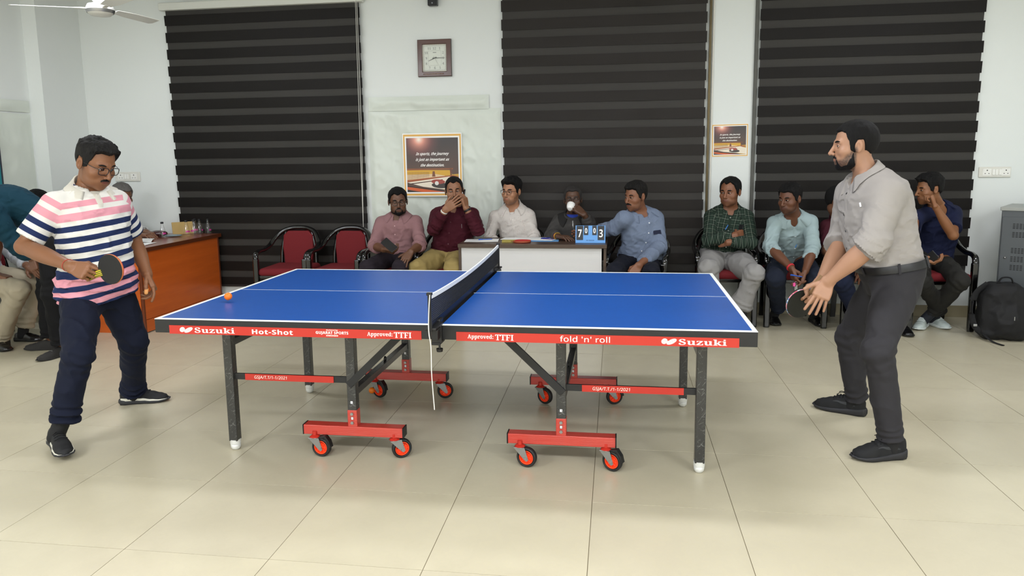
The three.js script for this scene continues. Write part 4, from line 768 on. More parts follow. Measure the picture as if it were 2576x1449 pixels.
    const field = (x, y, z) => {
      let d = T.d(x, y, z) - (S.off ?? 0.009); const near0 = d, tl = T.t * T.L + T.over; if (d > 0.3 && y > j.pelvis[1] + 0.25) return d - 0.1;
      d = Math.max(d, tl - wst) + wr * 0.005 * (fbm(x * 9, y * 9, z * 9) - 0.5);
      let l = legD('L', x, y, z), r = legD('R', x, y, z); const away = Math.min(tl - wst, 0.05 - near0); l = Math.max(l, away); r = Math.max(r, away);
      return smin(d, smin(l, r, 0.022), 0.04);
    };
    ctx.trouserField = field;
    const surf = nets(field, ...bounds([j.pelvis, mid, j.hipL, j.hipR, j.knL, j.knR, j.anL, j.anR], 0.15), q.cloth);
    ctx.trousers = part(root, 'trousers', clothOf(surf, null, (r, x, y, z) => [x + z * 0.5, y], origin), S.mat);
    if (S.belt) {
      const g = (t0, t1, off, mat, name, a0 = 0, a1 = 2 * Math.PI, n = 80) => {
        const p = [], ix = []; for (let i = 0; i <= n; i++) { const a = lerp(a0, a1, i / n); for (const [t, l] of [[t0, off - 0.006], [t0, off], [t1, off], [t1, off - 0.006]]) p.push(...sub(T.point(t, a, l), origin)); }
        for (let i = 0; i < n; i++) for (let c = 0; c < 3; c++) { const a = i * 4 + c; ix.push(a, a + 1, a + 4, a + 1, a + 5, a + 4); }
        const q2 = new THREE.BufferGeometry(); q2.setAttribute('position', new THREE.Float32BufferAttribute(p, 3)); q2.setIndex(ix); q2.computeVertexNormals(); return part(ctx.trousers, name, q2, mat);
      };
      const hw = 0.017 / T.L; g(S.waist - hw * 1.6, S.waist + hw * 0.4, 0.025, S.belt, 'belt');
      for (const a of [0.55, 1.5, 2.4, 3.9, 4.8, 5.7]) g(S.waist - hw * 2, S.waist + hw * 0.8, 0.029, S.mat, 'belt_loop', a - 0.035, a + 0.035, 3);
    }
  }
  if (o.shoes) for (const s of ['L', 'R']) {
    const heel = j['heel' + s], toe = j['toe' + s]; if (!heel) continue;
    putShoe(root, origin, heel, toe, o.shoes);
    const an = leg[s][2], mid2 = add(mix(heel, toe, 0.3), [0, 0.05, 0]), k = o.shoes.sock; if (k) part(root, 'sock', skinOf([nets((x, y, z) => cap(x, y, z, add(an, unit(sub(leg[s][1], an)), 0.05), mid2, 0.041, 0.04), ...bounds([an, mid2], 0.11), 0.008)], null, origin), k);
  }
  return ctx;
}

// ------------------------------------------------------------------ things on the walls
const paper = M(0xf0f0ee, 0.7);
{   // square wall clock
  const t = thing('wall_clock', 'square wall clock in a dark brown wooden frame high on the white wall', 'clock', [-0.971, 2.441, WALL_Z]);
  const wood = PM(0x4a2313, 0.35, { clearcoat: 0.5, clearcoatRoughness: 0.15 }), w = 0.158, h = 0.167, k = 0.034;
  part(t, 'frame', [extrude([[-w, -h], [w, -h], [w, h], [-w, h]], 0.03, 0.006, [[[-w + k, -h + k], [-w + k, h - k], [w - k, h - k], [w - k, -h + k]]])], wood);
  part(t, 'frame_edge', [extrude([[-w - 0.004, -h - 0.004], [w + 0.004, -h - 0.004], [w + 0.004, h + 0.004], [-w - 0.004, h + 0.004]], 0.016, 0.003, [[[-w + 0.004, -h + 0.004], [-w + 0.004, h - 0.004], [w - 0.004, h - 0.004], [w - 0.004, -h + 0.004]]])], M(0x1c0d08, 0.4));
  const face = canvas(512, 548, (c, W, Hh) => {
    c.fillStyle = '#f1f0e2'; c.fillRect(0, 0, W, Hh); c.fillStyle = '#dfe3d8'; c.fillRect(34, 34, W - 68, Hh - 68); c.strokeStyle = '#555a50'; c.lineWidth = 4; c.strokeRect(34, 34, W - 68, Hh - 68); c.lineWidth = 2; c.strokeRect(128, 136, W - 256, Hh - 272);
    c.fillStyle = '#4a4d48'; for (let i = 0; i < 60; i++) { const a = i / 60 * 2 * Math.PI, s = 1 / Math.max(Math.abs(Math.cos(a)), Math.abs(Math.sin(a))); c.fillRect(W / 2 + Math.sin(a) * s * 208 - 2, Hh / 2 - Math.cos(a) * s * 225 - 3, 4, 7); }
    c.font = '62px serif'; c.textAlign = 'center'; c.textBaseline = 'middle'; c.fillStyle = '#3c403e';
    [[12, 0, -1], [1, 0.62, -1], [2, 1, -0.56], [3, 1, 0], [4, 1, 0.56], [5, 0.62, 1], [6, 0, 1], [7, -0.62, 1], [8, -1, 0.56], [9, -1, 0], [10, -1, -0.56], [11, -0.62, -1]].forEach(([n, x, y]) => c.fillText(String(n), W / 2 + x * 168, Hh / 2 + y * 184));
    c.fillRect(W / 2 - 34, 164, 68, 9);
  });
  part(t, 'dial', printed(2 * (w - k) + 0.004, 2 * (h - k) + 0.004, 0.004, 0, 0, 0.012), M(0xffffff, 0.6, { map: face }));
  const hand = (L, wd, deg, z) => { const g = extrude([[-wd, -0.02], [wd, -0.02], [wd * 0.3, L], [-wd * 0.3, L]], 0.0015, 0); g.rotateZ(-deg * RAD); return move(g, 0, 0, z); };
  part(t, 'hand', hand(0.068, 0.005, 247, 0.0155), M(0x3a3a36, 0.5)); part(t, 'hand', hand(0.1, 0.0042, 90, 0.0175), M(0x3a3a36, 0.5)); part(t, 'hand', hand(0.075, 0.0009, 150, 0.0195), M(0x55554e, 0.5));
  part(t, 'lettering', printed(0.2, 0.012, 0.0012, -0.01, -h + 0.017, 0.0362), M(0xffffff, 0.5, { map: canvas(512, 32, (c) => { c.fillStyle = '#4a2313'; c.fillRect(0, 0, 512, 32); c.fillStyle = '#d9c7b4'; fit(c, 'GSJA/CLOCK/01/2021-22', 'sans-serif', 20, 492, 24, 18); }) }));
  part(t, 'glass', box(2 * (w - k), 2 * (h - k), 0.002, 0, 0, 0.026, 0), PM(0xffffff, 0.3, { transmission: 1, thickness: 0, ior: 1.08 }));
}
const posterArt = canvas(900, 936, (c, W, H) => {
  c.fillStyle = '#f4f3ef'; c.fillRect(0, 0, W, H); c.fillStyle = '#e2ad4e'; c.fillRect(12, 16, W - 24, H - 32); c.fillStyle = '#f1f0ec'; c.fillRect(34, 44, W - 68, H - 88);
  c.save(); c.beginPath(); c.rect(56, 68, W - 112, H - 136); c.clip();
  const g = c.createLinearGradient(0, 68, 0, 560); g.addColorStop(0, '#3a3536'); g.addColorStop(1, '#5a4136'); c.fillStyle = g; c.fillRect(56, 68, W - 112, H - 136);
  const lamp = c.createRadialGradient(250, 90, 10, 250, 90, 380); lamp.addColorStop(0, '#fff1e0'); lamp.addColorStop(0.16, '#e39b86'); lamp.addColorStop(0.5, 'rgba(140,80,76,0.6)'); lamp.addColorStop(1, 'rgba(60,50,50,0)'); c.fillStyle = lamp; c.fillRect(56, 68, W - 112, 520);
  const poly = (col, ...p) => { c.fillStyle = col; c.beginPath(); p.forEach(([x, y], i) => i ? c.lineTo(x, y) : c.moveTo(x, y)); c.fill(); };
  poly('#d9a62f', [56, 540], [720, 545], [760, 640], [56, 640]); poly('#e2c49a', [56, 610], [480, 600], [720, 640], [56, 690]); poly('#c99b35', [640, 620], [844, 600], [844, 900], [500, 800]);
  poly('#8a4f2c', [56, 520], [760, 515], [760, 535], [56, 545]); poly('#7d4a30', [450, 560], [480, 560], [490, 640], [440, 640]); poly('#6b3d2a', [710, 520], [740, 520], [740, 640], [720, 640]);
  c.strokeStyle = 'rgba(90,60,40,0.7)'; c.lineWidth = 2; for (let k = 0; k < 26; k++) { c.beginPath(); c.moveTo(60 + k * 13, 570); c.lineTo(60 + k * 13, 700); c.stroke(); } for (let k = 0; k < 8; k++) { c.beginPath(); c.moveTo(56, 575 + k * 15); c.lineTo(400, 572 + k * 8); c.stroke(); }
  poly('#a5562b', [56, 690], [760, 620], [844, 640], [844, 655], [56, 720]); poly('#f0e4cf', [56, 725], [700, 640], [844, 690], [844, 860], [300, 790]); poly('#4a2d20', [56, 745], [600, 680], [600, 690], [56, 760]); poly('#3a221a', [56, 770], [844, 880], [844, 895], [56, 790]); poly('#d8622e', [56, 790], [844, 895], [844, 936], [700, 936], [56, 830]); poly('#1d1918', [56, 835], [500, 936], [56, 936]);
  c.fillStyle = '#3b332f'; c.beginPath(); c.ellipse(560, 770, 130, 42, 0.06, 0, 7); c.fill(); c.fillStyle = '#a34436'; c.beginPath(); c.ellipse(530, 715, 105, 34, 0.05, 0, 7); c.fill(); c.fillStyle = '#e9e4dc'; c.beginPath(); c.arc(508, 738, 30, 0, 7); c.fill();
  c.restore(); c.fillStyle = '#fbf9f4'; c.textAlign = 'center'; c.font = 'italic bold 58px sans-serif';
  ['In sports, the journey', 'is just as important as', 'the destination.'].forEach((line, k) => { c.save(); c.translate(W / 2 - 6, 322 + k * 84); c.transform(0.82, 0, -0.22, 1, 0, 0); c.fillText(line, 0, 0); c.restore(); });
});
const posterMat = PM(0xffffff, 0.45, { map: posterArt, clearcoat: 0.2, clearcoatRoughness: 0.3 });
single('poster', printed(0.592, 0.614, 0.003, 0, 0, 0), posterMat, 'large square poster about sports and the journey, on the plastic sheet under the clock', 'poster', [-1.014, 1.424, WALL_Z + 0.041]);
single('poster', printed(0.327, 0.3, 0.003, 0, 0, 0).rotateZ(0.012), posterMat, 'small square poster on the narrow white pillar above the man in plaid', 'poster', [1.796, 1.618, WALL_Z + 0.003]);
{
  const t = thing('sensor_box', 'small black box fixed high on the white wall above the clock', 'camera', [-0.965, 3.0, WALL_Z]);
  part(t, 'housing', [box(0.092, 0.17, 0.06, 0, 0, 0.05, 0.01)], M(0x15161a, 0.35)); part(t, 'bracket', [box(0.05, 0.09, 0.024, 0, 0.02, 0.012, 0.004)], blackPlastic); part(t, 'lens', [cyl(0.007, 0.007, 0.004, 0, 0, 0, 16).rotateX(Math.PI / 2).translate(0, -0.062, 0.081)], M(0x8a8d94, 0.2));
}
function switchPlate(label, x, y, w, h, slots) {
  const t = thing('switch_plate', label, 'socket', [x, y, WALL_Z]); part(t, 'plate', [box(w, h, 0.014, 0, 0, 0.007, 0.006)], whitePlastic);
  for (const [kind, px] of slots) {
    if (kind === 'switch') part(t, 'rocker', [box(0.022, 0.05, 0.006, px, 0, 0.016, 0.002)], M(0xf2f1ea, 0.4));
    else { const s = part(t, 'socket', [box(0.07, 0.06, 0.003, px, 0, 0.015, 0.001)], M(0xf0efe8, 0.4)); part(s, 'pin_holes', [cyl(0.005, 0.005, 0.003, 0, 0, 0, 12).rotateX(Math.PI / 2).translate(px, 0.016, 0.0165), cyl(0.0036, 0.0036, 0.003, 0, 0, 0, 12).rotateX(Math.PI / 2).translate(px - 0.015, -0.012, 0.0165), cyl(0.0036, 0.0036, 0.003, 0, 0, 0, 12).rotateX(Math.PI / 2).translate(px + 0.015, -0.012, 0.0165)], M(0x191919, 0.6)); }
  }
}
switchPlate('white double socket plate on the wall beside the player in the striped polo', -4.31, 1.338, 0.285, 0.098, [['socket', -0.075], ['switch', -0.02], ['switch', 0.006], ['socket', 0.075]]);
switchPlate('white switch and socket plate on the wall above the grey steel cabinet', 4.06, 1.307, 0.262, 0.092, [['socket', -0.065], ['switch', -0.01], ['switch', 0.014], ['switch', 0.042], ['socket', 0.088]]);
// plastic sheets taped over the lower walls
function sheetGeometry(w, h, n = 90, seed = 1) {
  const g = new THREE.PlaneGeometry(w, h, n, Math.round(n * h / w)), p = g.attributes.position;
  for (let i = 0; i < p.count; i++) {
    const x = p.getX(i), y = p.getY(i), edge = Math.min(w / 2 - Math.abs(x), h / 2 - Math.abs(y)), k = smooth(0, 0.06, edge), fold = 0.5 + 0.5 * Math.sin((x * 1.6 + y * 0.7 + seed) * 9 + 5 * noise3(x * 2.5, y * 2.5, seed));
    p.setZ(i, 0.004 + k * (0.016 * ridge(x * 3.4 + y * 2.2, y * 2.6 - x * 1.4, seed) + 0.01 * fold * noise3(x * 2, y * 2, seed + 4) + 0.005 * ridge(x * 13, y * 9 + x * 4, seed)));
  }
  g.computeVertexNormals(); return g;
}
const film = PM(0xd7ddd2, 0.42, { clearcoat: 0.15, clearcoatRoughness: 0.4 });
{
  const t = thing('plastic_sheet', 'creased whitish plastic sheet taped over the lower wall behind the large poster', 'sheet', [-1.0, 1.03, WALL_Z + 0.0]);
  part(t, 'sheet', sheetGeometry(1.32, 1.86, 110, 2), film); part(t, 'folded_top', sheetGeometry(1.2, 0.135, 80, 7).translate(-0.05, 0.99, 0.008), film);
  const t2 = thing('plastic_sheet', 'whitish plastic sheet over the wall beside the teal notice board', 'sheet', [WALL_LEFT - 0.15, 1.03, -1.92], Math.PI / 2);
  part(t2, 'sheet', sheetGeometry(1.28, 1.86, 60, 12), film); part(t2, 'folded_top', sheetGeometry(1.28, 0.11, 50, 9).translate(0, 1.0, 0.004), film);
  const b = thing('notice_board', 'teal notice board with a dark edge at the border of the picture', 'board', [WALL_LEFT - 0.15, 1.5, -1.55], Math.PI / 2);
  part(b, 'panel', box(1.16, 0.8, 0.012, 0, 0, 0.022, 0), M(0x2b8790, 0.7)); part(b, 'frame', [box(0.014, 0.83, 0.022, 0.585, 0, 0.024), box(0.014, 0.83, 0.022, -0.585, 0, 0.024), box(1.18, 0.014, 0.022, 0, 0.408, 0.024), box(1.18, 0.014, 0.022, 0, -0.408, 0.024)], M(0x2a2f3a, 0.5));
}
function ceilingFan(label, x, y, z, turn) {
  const t = thing('ceiling_fan', label, 'fan', [x, y, z], turn), m = M(0xe6e5de, 0.4);
  part(t, 'motor', [lathe([[0, -0.055], [0.07, -0.052], [0.092, -0.03], [0.1, 0.0], [0.085, 0.03], [0.03, 0.045], [0, 0.045]], 40)], m);
  part(t, 'trim_ring', [lathe([[0.093, -0.034], [0.102, -0.012], [0.099, -0.01], [0.09, -0.032]], 40)], zinc);
  part(t, 'rod', [cyl(0.013, 0.013, CEILING - y, 0, (CEILING - y) / 2, 0, 16), lathe([[0.02, 0.1], [0.05, 0.06], [0.04, 0.045]], 24)], m);
  for (let k = 0; k < 3; k++) { const g = extrude([[0.14, -0.045], [0.3, -0.062], [0.58, -0.058], [0.6, 0.03], [0.58, 0.055], [0.3, 0.05], [0.14, 0.03]], 0.003, 0.0008); g.rotateX(-Math.PI / 2 - 0.16); g.rotateY(k * 2 * Math.PI / 3); const a = box(0.1, 0.008, 0.035, 0.125, 0, 0, 0.002); a.rotateY(k * 2 * Math.PI / 3); part(t, 'blade', [g, a], m); }
}
ceilingFan('white ceiling fan near the corner above the brown desk', -3.163, 2.66, -1.426, 85 * RAD);
ceilingFan('white ceiling fan over the scorers with only a blade tip in view', 0.4, 2.73, -1.47, 137 * RAD);

// ------------------------------------------------------------------ chairs: black glossy frame with red velvet cushions
const velvet = PM(0x6a0510, 0.8, { sheen: 0.25, sheenRoughness: 0.4, sheenColor: new THREE.Color(0.75, 0.08, 0.1), bumpMap: roughBump, bumpScale: 0.0008 });
function flatTube(points, w, h, n = 40) {      // tube with an oval section; w across x/z, h along the curve's binormal
  const c = new THREE.CatmullRomCurve3(points.map(v3), false, 'centripetal'), g = new THREE.TubeGeometry(c, n, 1, 12, false), f = c.computeFrenetFrames(n), p = g.attributes.position;
  for (let i = 0; i <= n; i++) { const o = c.getPointAt(i / n), t = c.getTangentAt(i / n), side = V(0, 1, 0).cross(t).lengthSq() < 0.02 ? V(1, 0, 0) : V(0, 1, 0).cross(t).normalize(), up = t.clone().cross(side).normalize(); for (let k = 0; k <= 12; k++) { const a = k / 12 * 2 * Math.PI, q = o.clone().addScaledVector(side, Math.cos(a) * w).addScaledVector(up, Math.sin(a) * h); p.setXYZ(i * 13 + k, q.x, q.y, q.z); } }
  g.computeVertexNormals(); return g;
}
function makeChair(label, cat = 'chair') {
  const t = thing('armchair', label, cat, [0, 0, 0], 0, 'red cushioned black armchairs');
  const side = (s) => [[s * 0.237, 0.0, 0.24], [s * 0.24, 0.3, 0.238], [s * 0.245, 0.56, 0.232], [s * 0.248, 0.615, 0.21], [s * 0.25, 0.637, 0.15], [s * 0.25, 0.64, 0.03], [s * 0.243, 0.668, -0.08], [s * 0.22, 0.728, -0.15], [s * 0.165, 0.79, -0.205], [s * 0.08, 0.822, -0.232]];
  part(t, 'arm_bow', [flatTube([...side(-1), [0, 0.828, -0.236], ...side(1).reverse()], 0.026, 0.021, 150)], blackGloss);
  for (const s of [-1, 1]) {
    part(t, 'front_leg', [box(0.05, 0.58, 0.044, s * 0.237, 0.29, 0.24, 0.012)], blackGloss);
    part(t, 'rear_leg', [bar([s * 0.19, 0.0, -0.25], [s * 0.19, 0.44, -0.19], 0.046, 0.036)], blackGloss);
    part(t, 'back_upright', [tube([[s * 0.178, 0.43, -0.19], [s * 0.17, 0.62, -0.205], [s * 0.13, 0.8, -0.222]], 0.019, 24, 8)], blackGloss);
  }
  part(t, 'seat_frame', [box(0.46, 0.036, 0.44, 0, 0.405, 0.02, 0.012)], blackGloss);
  const cushion = new RoundedBoxGeometry(0.45, 0.075, 0.45, 5, 0.036), p = cushion.attributes.position; for (let i = 0; i < p.count; i++) { const x = p.getX(i) / 0.225, z = p.getZ(i) / 0.225; if (p.getY(i) > 0) p.setY(i, p.getY(i) + 0.012 * (1 - x * x) * (1 - z * z)); } cushion.computeVertexNormals();
  part(t, 'seat_cushion', move(cushion, 0, 0.447, 0.025), velvet);
  const back = [[-0.125, 0.46], [0.125, 0.46], [0.145, 0.64], [0.138, 0.75], [0.1, 0.785], [-0.1, 0.785], [-0.138, 0.75], [-0.145, 0.64]], pad = extrude(back, 0.03, 0.012); pad.translate(0, 0, -0.205); pad.applyMatrix4(new THREE.Matrix4().makeShear(0, 0, 0, 0, 0, 0)); const bp = pad.attributes.position; for (let i = 0; i < bp.count; i++) bp.setZ(i, bp.getZ(i) - (bp.getY(i) - 0.46) * 0.09); pad.computeVertexNormals();
  part(t, 'back_cushion', pad, velvet);
  return t;
}
const chairProto = makeChair('empty black armchair with red cushions, the one nearest the brown desk');
let chairUsed = false;
function chair(x, z, turn, label) {
  let c = chairProto; if (chairUsed) { c = chairProto.clone(); c.name = numbered('armchair'); scene.add(c); } chairUsed = true;
  c.position.set(x, 0, z); c.rotation.y = turn; c.userData = { ...chairProto.userData, label }; return c;
}
chair(-2.335, -2.7, 0.03, 'empty black armchair with red cushions, the one nearest the brown desk');
chair(-1.805, -2.7, -0.03, 'empty black armchair with red cushions, beside the man in the pink shirt');
chair(-1.27, -2.7, 0, 'armchair under the man in the pink shirt');
chair(-0.79, -2.74, 0.05, 'armchair under the man in the maroon shirt covering his mouth');
chair(-0.14, -2.83, 0, 'armchair behind the white desk under the man with round glasses');
chair(0.42, -2.83, 0, 'armchair behind the white desk under the man drinking from a cup');
chair(0.965, -2.62, -0.15, 'armchair under the man in the blue-grey shirt beside the scoreboard');
chair(1.72, -2.82, 0, 'armchair under the man in the plaid shirt');
chair(2.3, -2.82, 0, 'armchair under the man in the pale blue shirt');
chair(2.93, -2.82, 0, 'armchair behind the bearded player, under the man in maroon');
chair(3.47, -2.82, -0.04, 'armchair beside the backpack under the man in the navy polo');
chair(-4.36, -1.55, Math.PI / 2 - 0.15, 'armchair against the side wall under the man in beige trousers');
chair(-4.36, -2.2, Math.PI / 2, 'armchair at the side wall hidden behind the bending man');
chair(-4.28, -2.78, Math.PI / 2, 'armchair behind the brown desk under the grey-haired man');

// ------------------------------------------------------------------ the scorers' white desk and what lies on it
const woodGrain = (r, g, b, k, seed) => grain(256, (u, v) => { const n = tiled(u, v, 4, (x, y, z) => noise3(x * 0.6 + seed, y * 7, z)) * 0.6 + tiled(u, v, 10, (x, y, z) => noise3(x * 0.8, y * 9 + seed, z)) * 0.4, s = (n - 0.5) * k; return [r + s, g + s * 0.75, b + s * 0.5]; });
const walnut = M(0xffffff, 0.35, { map: woodGrain(74, 58, 46, 26, 3) }), paleBoard = M(0xffffff, 0.5, { map: woodGrain(208, 207, 205, 12, 9) });
{
  const t = thing('desk', 'white-fronted desk with a dark brown top where the scorers sit', 'desk');
  part(t, 'desk_top', [box(1.285, 0.032, 0.54, 0.05, 0.734, -2.545, 0.003)], walnut); part(t, 'front_panel', boxUV(1.215, 0.66, 0.018, 0.04, 0.385, -2.315), paleBoard);
  for (const x of [-0.58, 0.675]) part(t, 'side_panel', boxUV(0.022, 0.718, 0.5, x, 0.359, -2.55), walnut);
}
const sheetMat = (draw) => M(0xffffff, 0.7, { map: canvas(256, 180, (c, w, h) => { c.fillStyle = '#f2f2ee'; c.fillRect(0, 0, w, h); draw(c); }) });
const lines = (n, x0, x1) => (c) => { c.fillStyle = '#9aa0a8'; const r = rngOf(n); for (let k = 0; k < n; k++) c.fillRect(x0, 22 + k * 15, (x1 - x0) * (0.4 + 0.6 * r()), 3); };
function sheetOf(w, d, bend = 0.004, seed = 1) { const g = new THREE.BoxGeometry(w, 0.0015, d, 14, 1, 10), p = g.attributes.position; for (let i = 0; i < p.count; i++) p.setY(i, p.getY(i) + bend * Math.max(0, noise3(p.getX(i) * 7, seed, p.getZ(i) * 7) - 0.3) + 0.001); g.computeVertexNormals(); return g; }
const place = (m, x, y, z, turn) => { m.position.set(x, y, z); m.rotation.y = turn; return m; };
single('paper_sheet', sheetOf(0.3, 0.21, 0.008, 1), sheetMat(lines(9, 30, 220)), 'white sheet with a blue pen on it at the near corner of the white desk', 'paper', [-0.425, 0.7505, -2.52], 0.12);
single('paper_sheet', sheetOf(0.24, 0.19, 0.012, 5), sheetMat(lines(6, 20, 120)), 'blank white sheet behind the red bat on the white desk', 'paper', [-0.14, 0.7505, -2.66], -0.1);
single('paper_sheet', sheetOf(0.26, 0.2, 0.012, 8), sheetMat((c) => { lines(5, 20, 140)(c); c.fillStyle = '#7d6fb0'; c.fillRect(150, 60, 96, 60); }), 'white sheet with a violet print near the middle of the white desk', 'paper', [0.1, 0.7525, -2.62], -0.22);
single('notebook', [box(0.27, 0.006, 0.12, 0, 0.003, 0, 0.002)], M(0x5f9ad0, 0.5), 'thin blue booklet under the printed sheet on the white desk', 'notebook', [0.13, 0.7502, -2.545], 0.04);
function pen(label, x, y, z, turn, color) { const t = thing('pen', label, 'pen', [x, y, z], turn); part(t, 'barrel', [cyl(0.0042, 0.0042, 0.115, 0, 0, 0, 10).rotateZ(Math.PI / 2), new THREE.ConeGeometry(0.0042, 0.016, 10).rotateZ(-Math.PI / 2).translate(0.065, 0, 0)], color); part(t, 'cap', [cyl(0.0052, 0.0052, 0.045, 0, 0, 0, 10).rotateZ(Math.PI / 2).translate(-0.04, 0, 0), box(0.035, 0.002, 0.004, -0.042, 0.006, 0, 0.0005)], color); return t; }
const penBlue = M(0x2358b8, 0.35);
pen('blue pen lying on the sheet at the corner of the white desk', -0.4, 0.7595, -2.55, 0.5, penBlue); pen('dark blue pen lying on the printed sheet on the white desk', 0.15, 0.766, -2.63, 0.7, M(0x232f8c, 0.35));
{
  const b = bat('red-rubbered bat lying on the white desk with its handle towards the papers', 0xc5281c, 0xc5281c, M(0x8a5a30, 0.6), M(0x9a8b3c, 0.6)); b.rotation.set(-Math.PI / 2, 0, -Math.PI / 2 + 0.08); b.position.set(-0.05, 0.7605, -2.43);
  single('bottle_cap', [lathe([[0, 0.011], [0.014, 0.011], [0.0155, 0.009], [0.016, 0], [0, 0]], 24)], M(0xc22a22, 0.4), 'small red bottle cap on the bare brown top of the white desk', 'cap', [0.3, 0.7502, -2.66]);
  const t = thing('scoreboard', 'light blue flip scoreboard showing seven and three on the white desk', 'scoreboard', [0.548, 0.7502, -2.44]), blue = M(0x5f9fe0, 0.45);
  const leaf = (z, s) => { const g = box(0.256, 0.152, 0.004, 0, 0.075, 0, 0.0015); g.rotateX(s * 0.24); return move(g, 0, 0, z); };
  part(t, 'front_board', leaf(0.036, -1), blue); part(t, 'back_board', leaf(-0.036, 1), blue);
  part(t, 'base', box(0.256, 0.004, 0.076, 0, 0.002, 0, 0.001), blue);
  const card = (w, h, x, y, text) => { const g = printed(w, h, 0.003, x, y, 0.0045); g.rotateX(-0.24); g.translate(0, 0, 0.036); part(t, 'number_card', g, M(0xffffff, 0.5, { map: canvas(128, 220, (c) => { c.fillStyle = '#15171a'; c.fillRect(0, 0, 128, 220); c.fillStyle = '#f4f4f2'; c.font = 'bold 150px sans-serif'; c.textAlign = 'center'; c.textBaseline = 'middle'; c.save(); c.translate(64, 118); c.scale(1, 1.12); c.fillText(text, 0, 0); c.restore(); }) })); };
  card(0.056, 0.122, -0.091, 0.086, '7'); card(0.037, 0.08, -0.037, 0.108, '0'); card(0.037, 0.08, 0.035, 0.108, '0'); card(0.056, 0.122, 0.091, 0.086, '3');
  const lg = printed(0.075, 0.014, 0.001, 0.0, 0.022, 0.003); lg.rotateX(-0.24); lg.translate(0, 0, 0.036); part(t, 'lettering', lg, M(0xffffff, 0.5, { map: canvas(256, 48, (c) => { c.fillStyle = '#5f9fe0'; c.fillRect(0, 0, 256, 48); c.fillStyle = '#16325c'; c.beginPath(); c.ellipse(34, 24, 22, 13, 0, 0, 7); c.fill(); c.fillStyle = '#5f9fe0'; c.beginPath(); c.ellipse(34, 24, 9, 7, 0, 0, 7); c.fill(); c.fillStyle = '#16325c'; fit(c, 'YINHE', 'sans-serif', 72, 244, 38, 27, 'bold'); }) }));
  const rings = []; for (let k = 0; k < 22; k++) { const x = -0.116 + k * 0.011; if (Math.abs(x) < 0.016 || Math.abs(Math.abs(x) - 0.06) < 0.004) continue; rings.push(new THREE.TorusGeometry(0.0065, 0.0009, 6, 14).rotateY(Math.PI / 2).translate(x, 0.151, 0)); }
  part(t, 'ring_binding', rings, blackPlastic);
}
// ------------------------------------------------------------------ the brown desk
const rust = M(0xffffff, 0.33, { map: woodGrain(204, 96, 32, 38, 5) }), rustTop = PM(0xffffff, 0.28, { map: woodGrain(132, 70, 48, 30, 12), clearcoat: 0.3, clearcoatRoughness: 0.2 });
{
  const t = thing('desk', 'orange-brown wooden desk with bottles on it against the wall below the first blind', 'desk');
  part(t, 'desk_top', boxUV(0.7, 0.03, 1.26, -3.62, 0.735, -2.445), rustTop); part(t, 'top_edge', [box(0.012, 0.036, 1.265, -3.268, 0.734, -2.445, 0.003), box(0.7, 0.036, 0.012, -3.62, 0.734, -1.81, 0.003)], M(0x5b2c14, 0.4));
  part(t, 'front_panel', boxUV(0.018, 0.6, 1.21, -3.305, 0.42, -2.445), rust); part(t, 'kick_panel', boxUV(0.018, 0.108, 1.21, -3.305, 0.062, -2.445), rust); part(t, 'side_panel', boxUV(0.6, 0.72, 0.02, -3.62, 0.36, -1.835), rust); part(t, 'side_panel', boxUV(0.6, 0.72, 0.02, -3.62, 0.36, -3.06), rust); part(t, 'corner_post', [box(0.022, 0.72, 0.022, -3.302, 0.36, -1.83, 0.002), box(0.022, 0.72, 0.022, -3.302, 0.36, -3.06, 0.002)], M(0x6d3214, 0.4));
}
function bottleProto(label) {
  const t = thing('water_bottle', label, 'bottle', [0, 0, 0], 0, 'clear conical water bottles on the brown desk');
  part(t, 'bottle', lathe([[0, 0.001], [0.03, 0.0], [0.034, 0.005], [0.0335, 0.03], [0.028, 0.06], [0.019, 0.1], [0.0125, 0.128], [0.012, 0.14], [0.0105, 0.14], [0.011, 0.127], [0.0172, 0.1], [0.026, 0.06], [0.0315, 0.03], [0.032, 0.007], [0, 0.004]], 28), PM(0xffffff, 0.04, { transmission: 1, thickness: 0, ior: 1.4 }));
  part(t, 'cap', [lathe([[0, 0.156], [0.012, 0.156], [0.0138, 0.153], [0.014, 0.138], [0.0125, 0.138]], 24)], M(0x121416, 0.5));
  const g = new THREE.CylinderGeometry(0.0292, 0.0325, 0.016, 20, 1, true, 0.0, 1.5); part(t, 'label', g.translate(0, 0.044, 0), M(0xc23a8c, 0.6, { side: THREE.DoubleSide }));
  return t;
}
const bottle0 = bottleProto('x'); let bottleUsed = false;
for (const [x, z, turn, label] of [[-3.633, -2.66, 0.6, 'clear bottle with black cap standing alone by the grey case on the brown desk'], [-3.5, -2.85, 0.3, 'clear bottle with pink label, nearest of the row, in front of the tan envelope'], [-3.47, -2.93, -1, 'second clear bottle of the row on the brown desk, close behind the first'], [-3.45, -3.0, 1.2, 'third clear bottle in the middle of the row on the brown desk'], [-3.52, -3.03, 0.2, 'clear bottle with a pink label at the back of the row on the brown desk'], [-3.37, -3.02, 0.9, 'clear bottle standing apart at the corner of the brown desk beside the blind']]) {
  let b = bottle0; if (bottleUsed) { b = bottle0.clone(); b.name = numbered('water_bottle'); scene.add(b); } bottleUsed = true; b.position.set(x, 0.7502, z); b.rotation.y = turn; b.userData = { ...bottle0.userData, label };
}
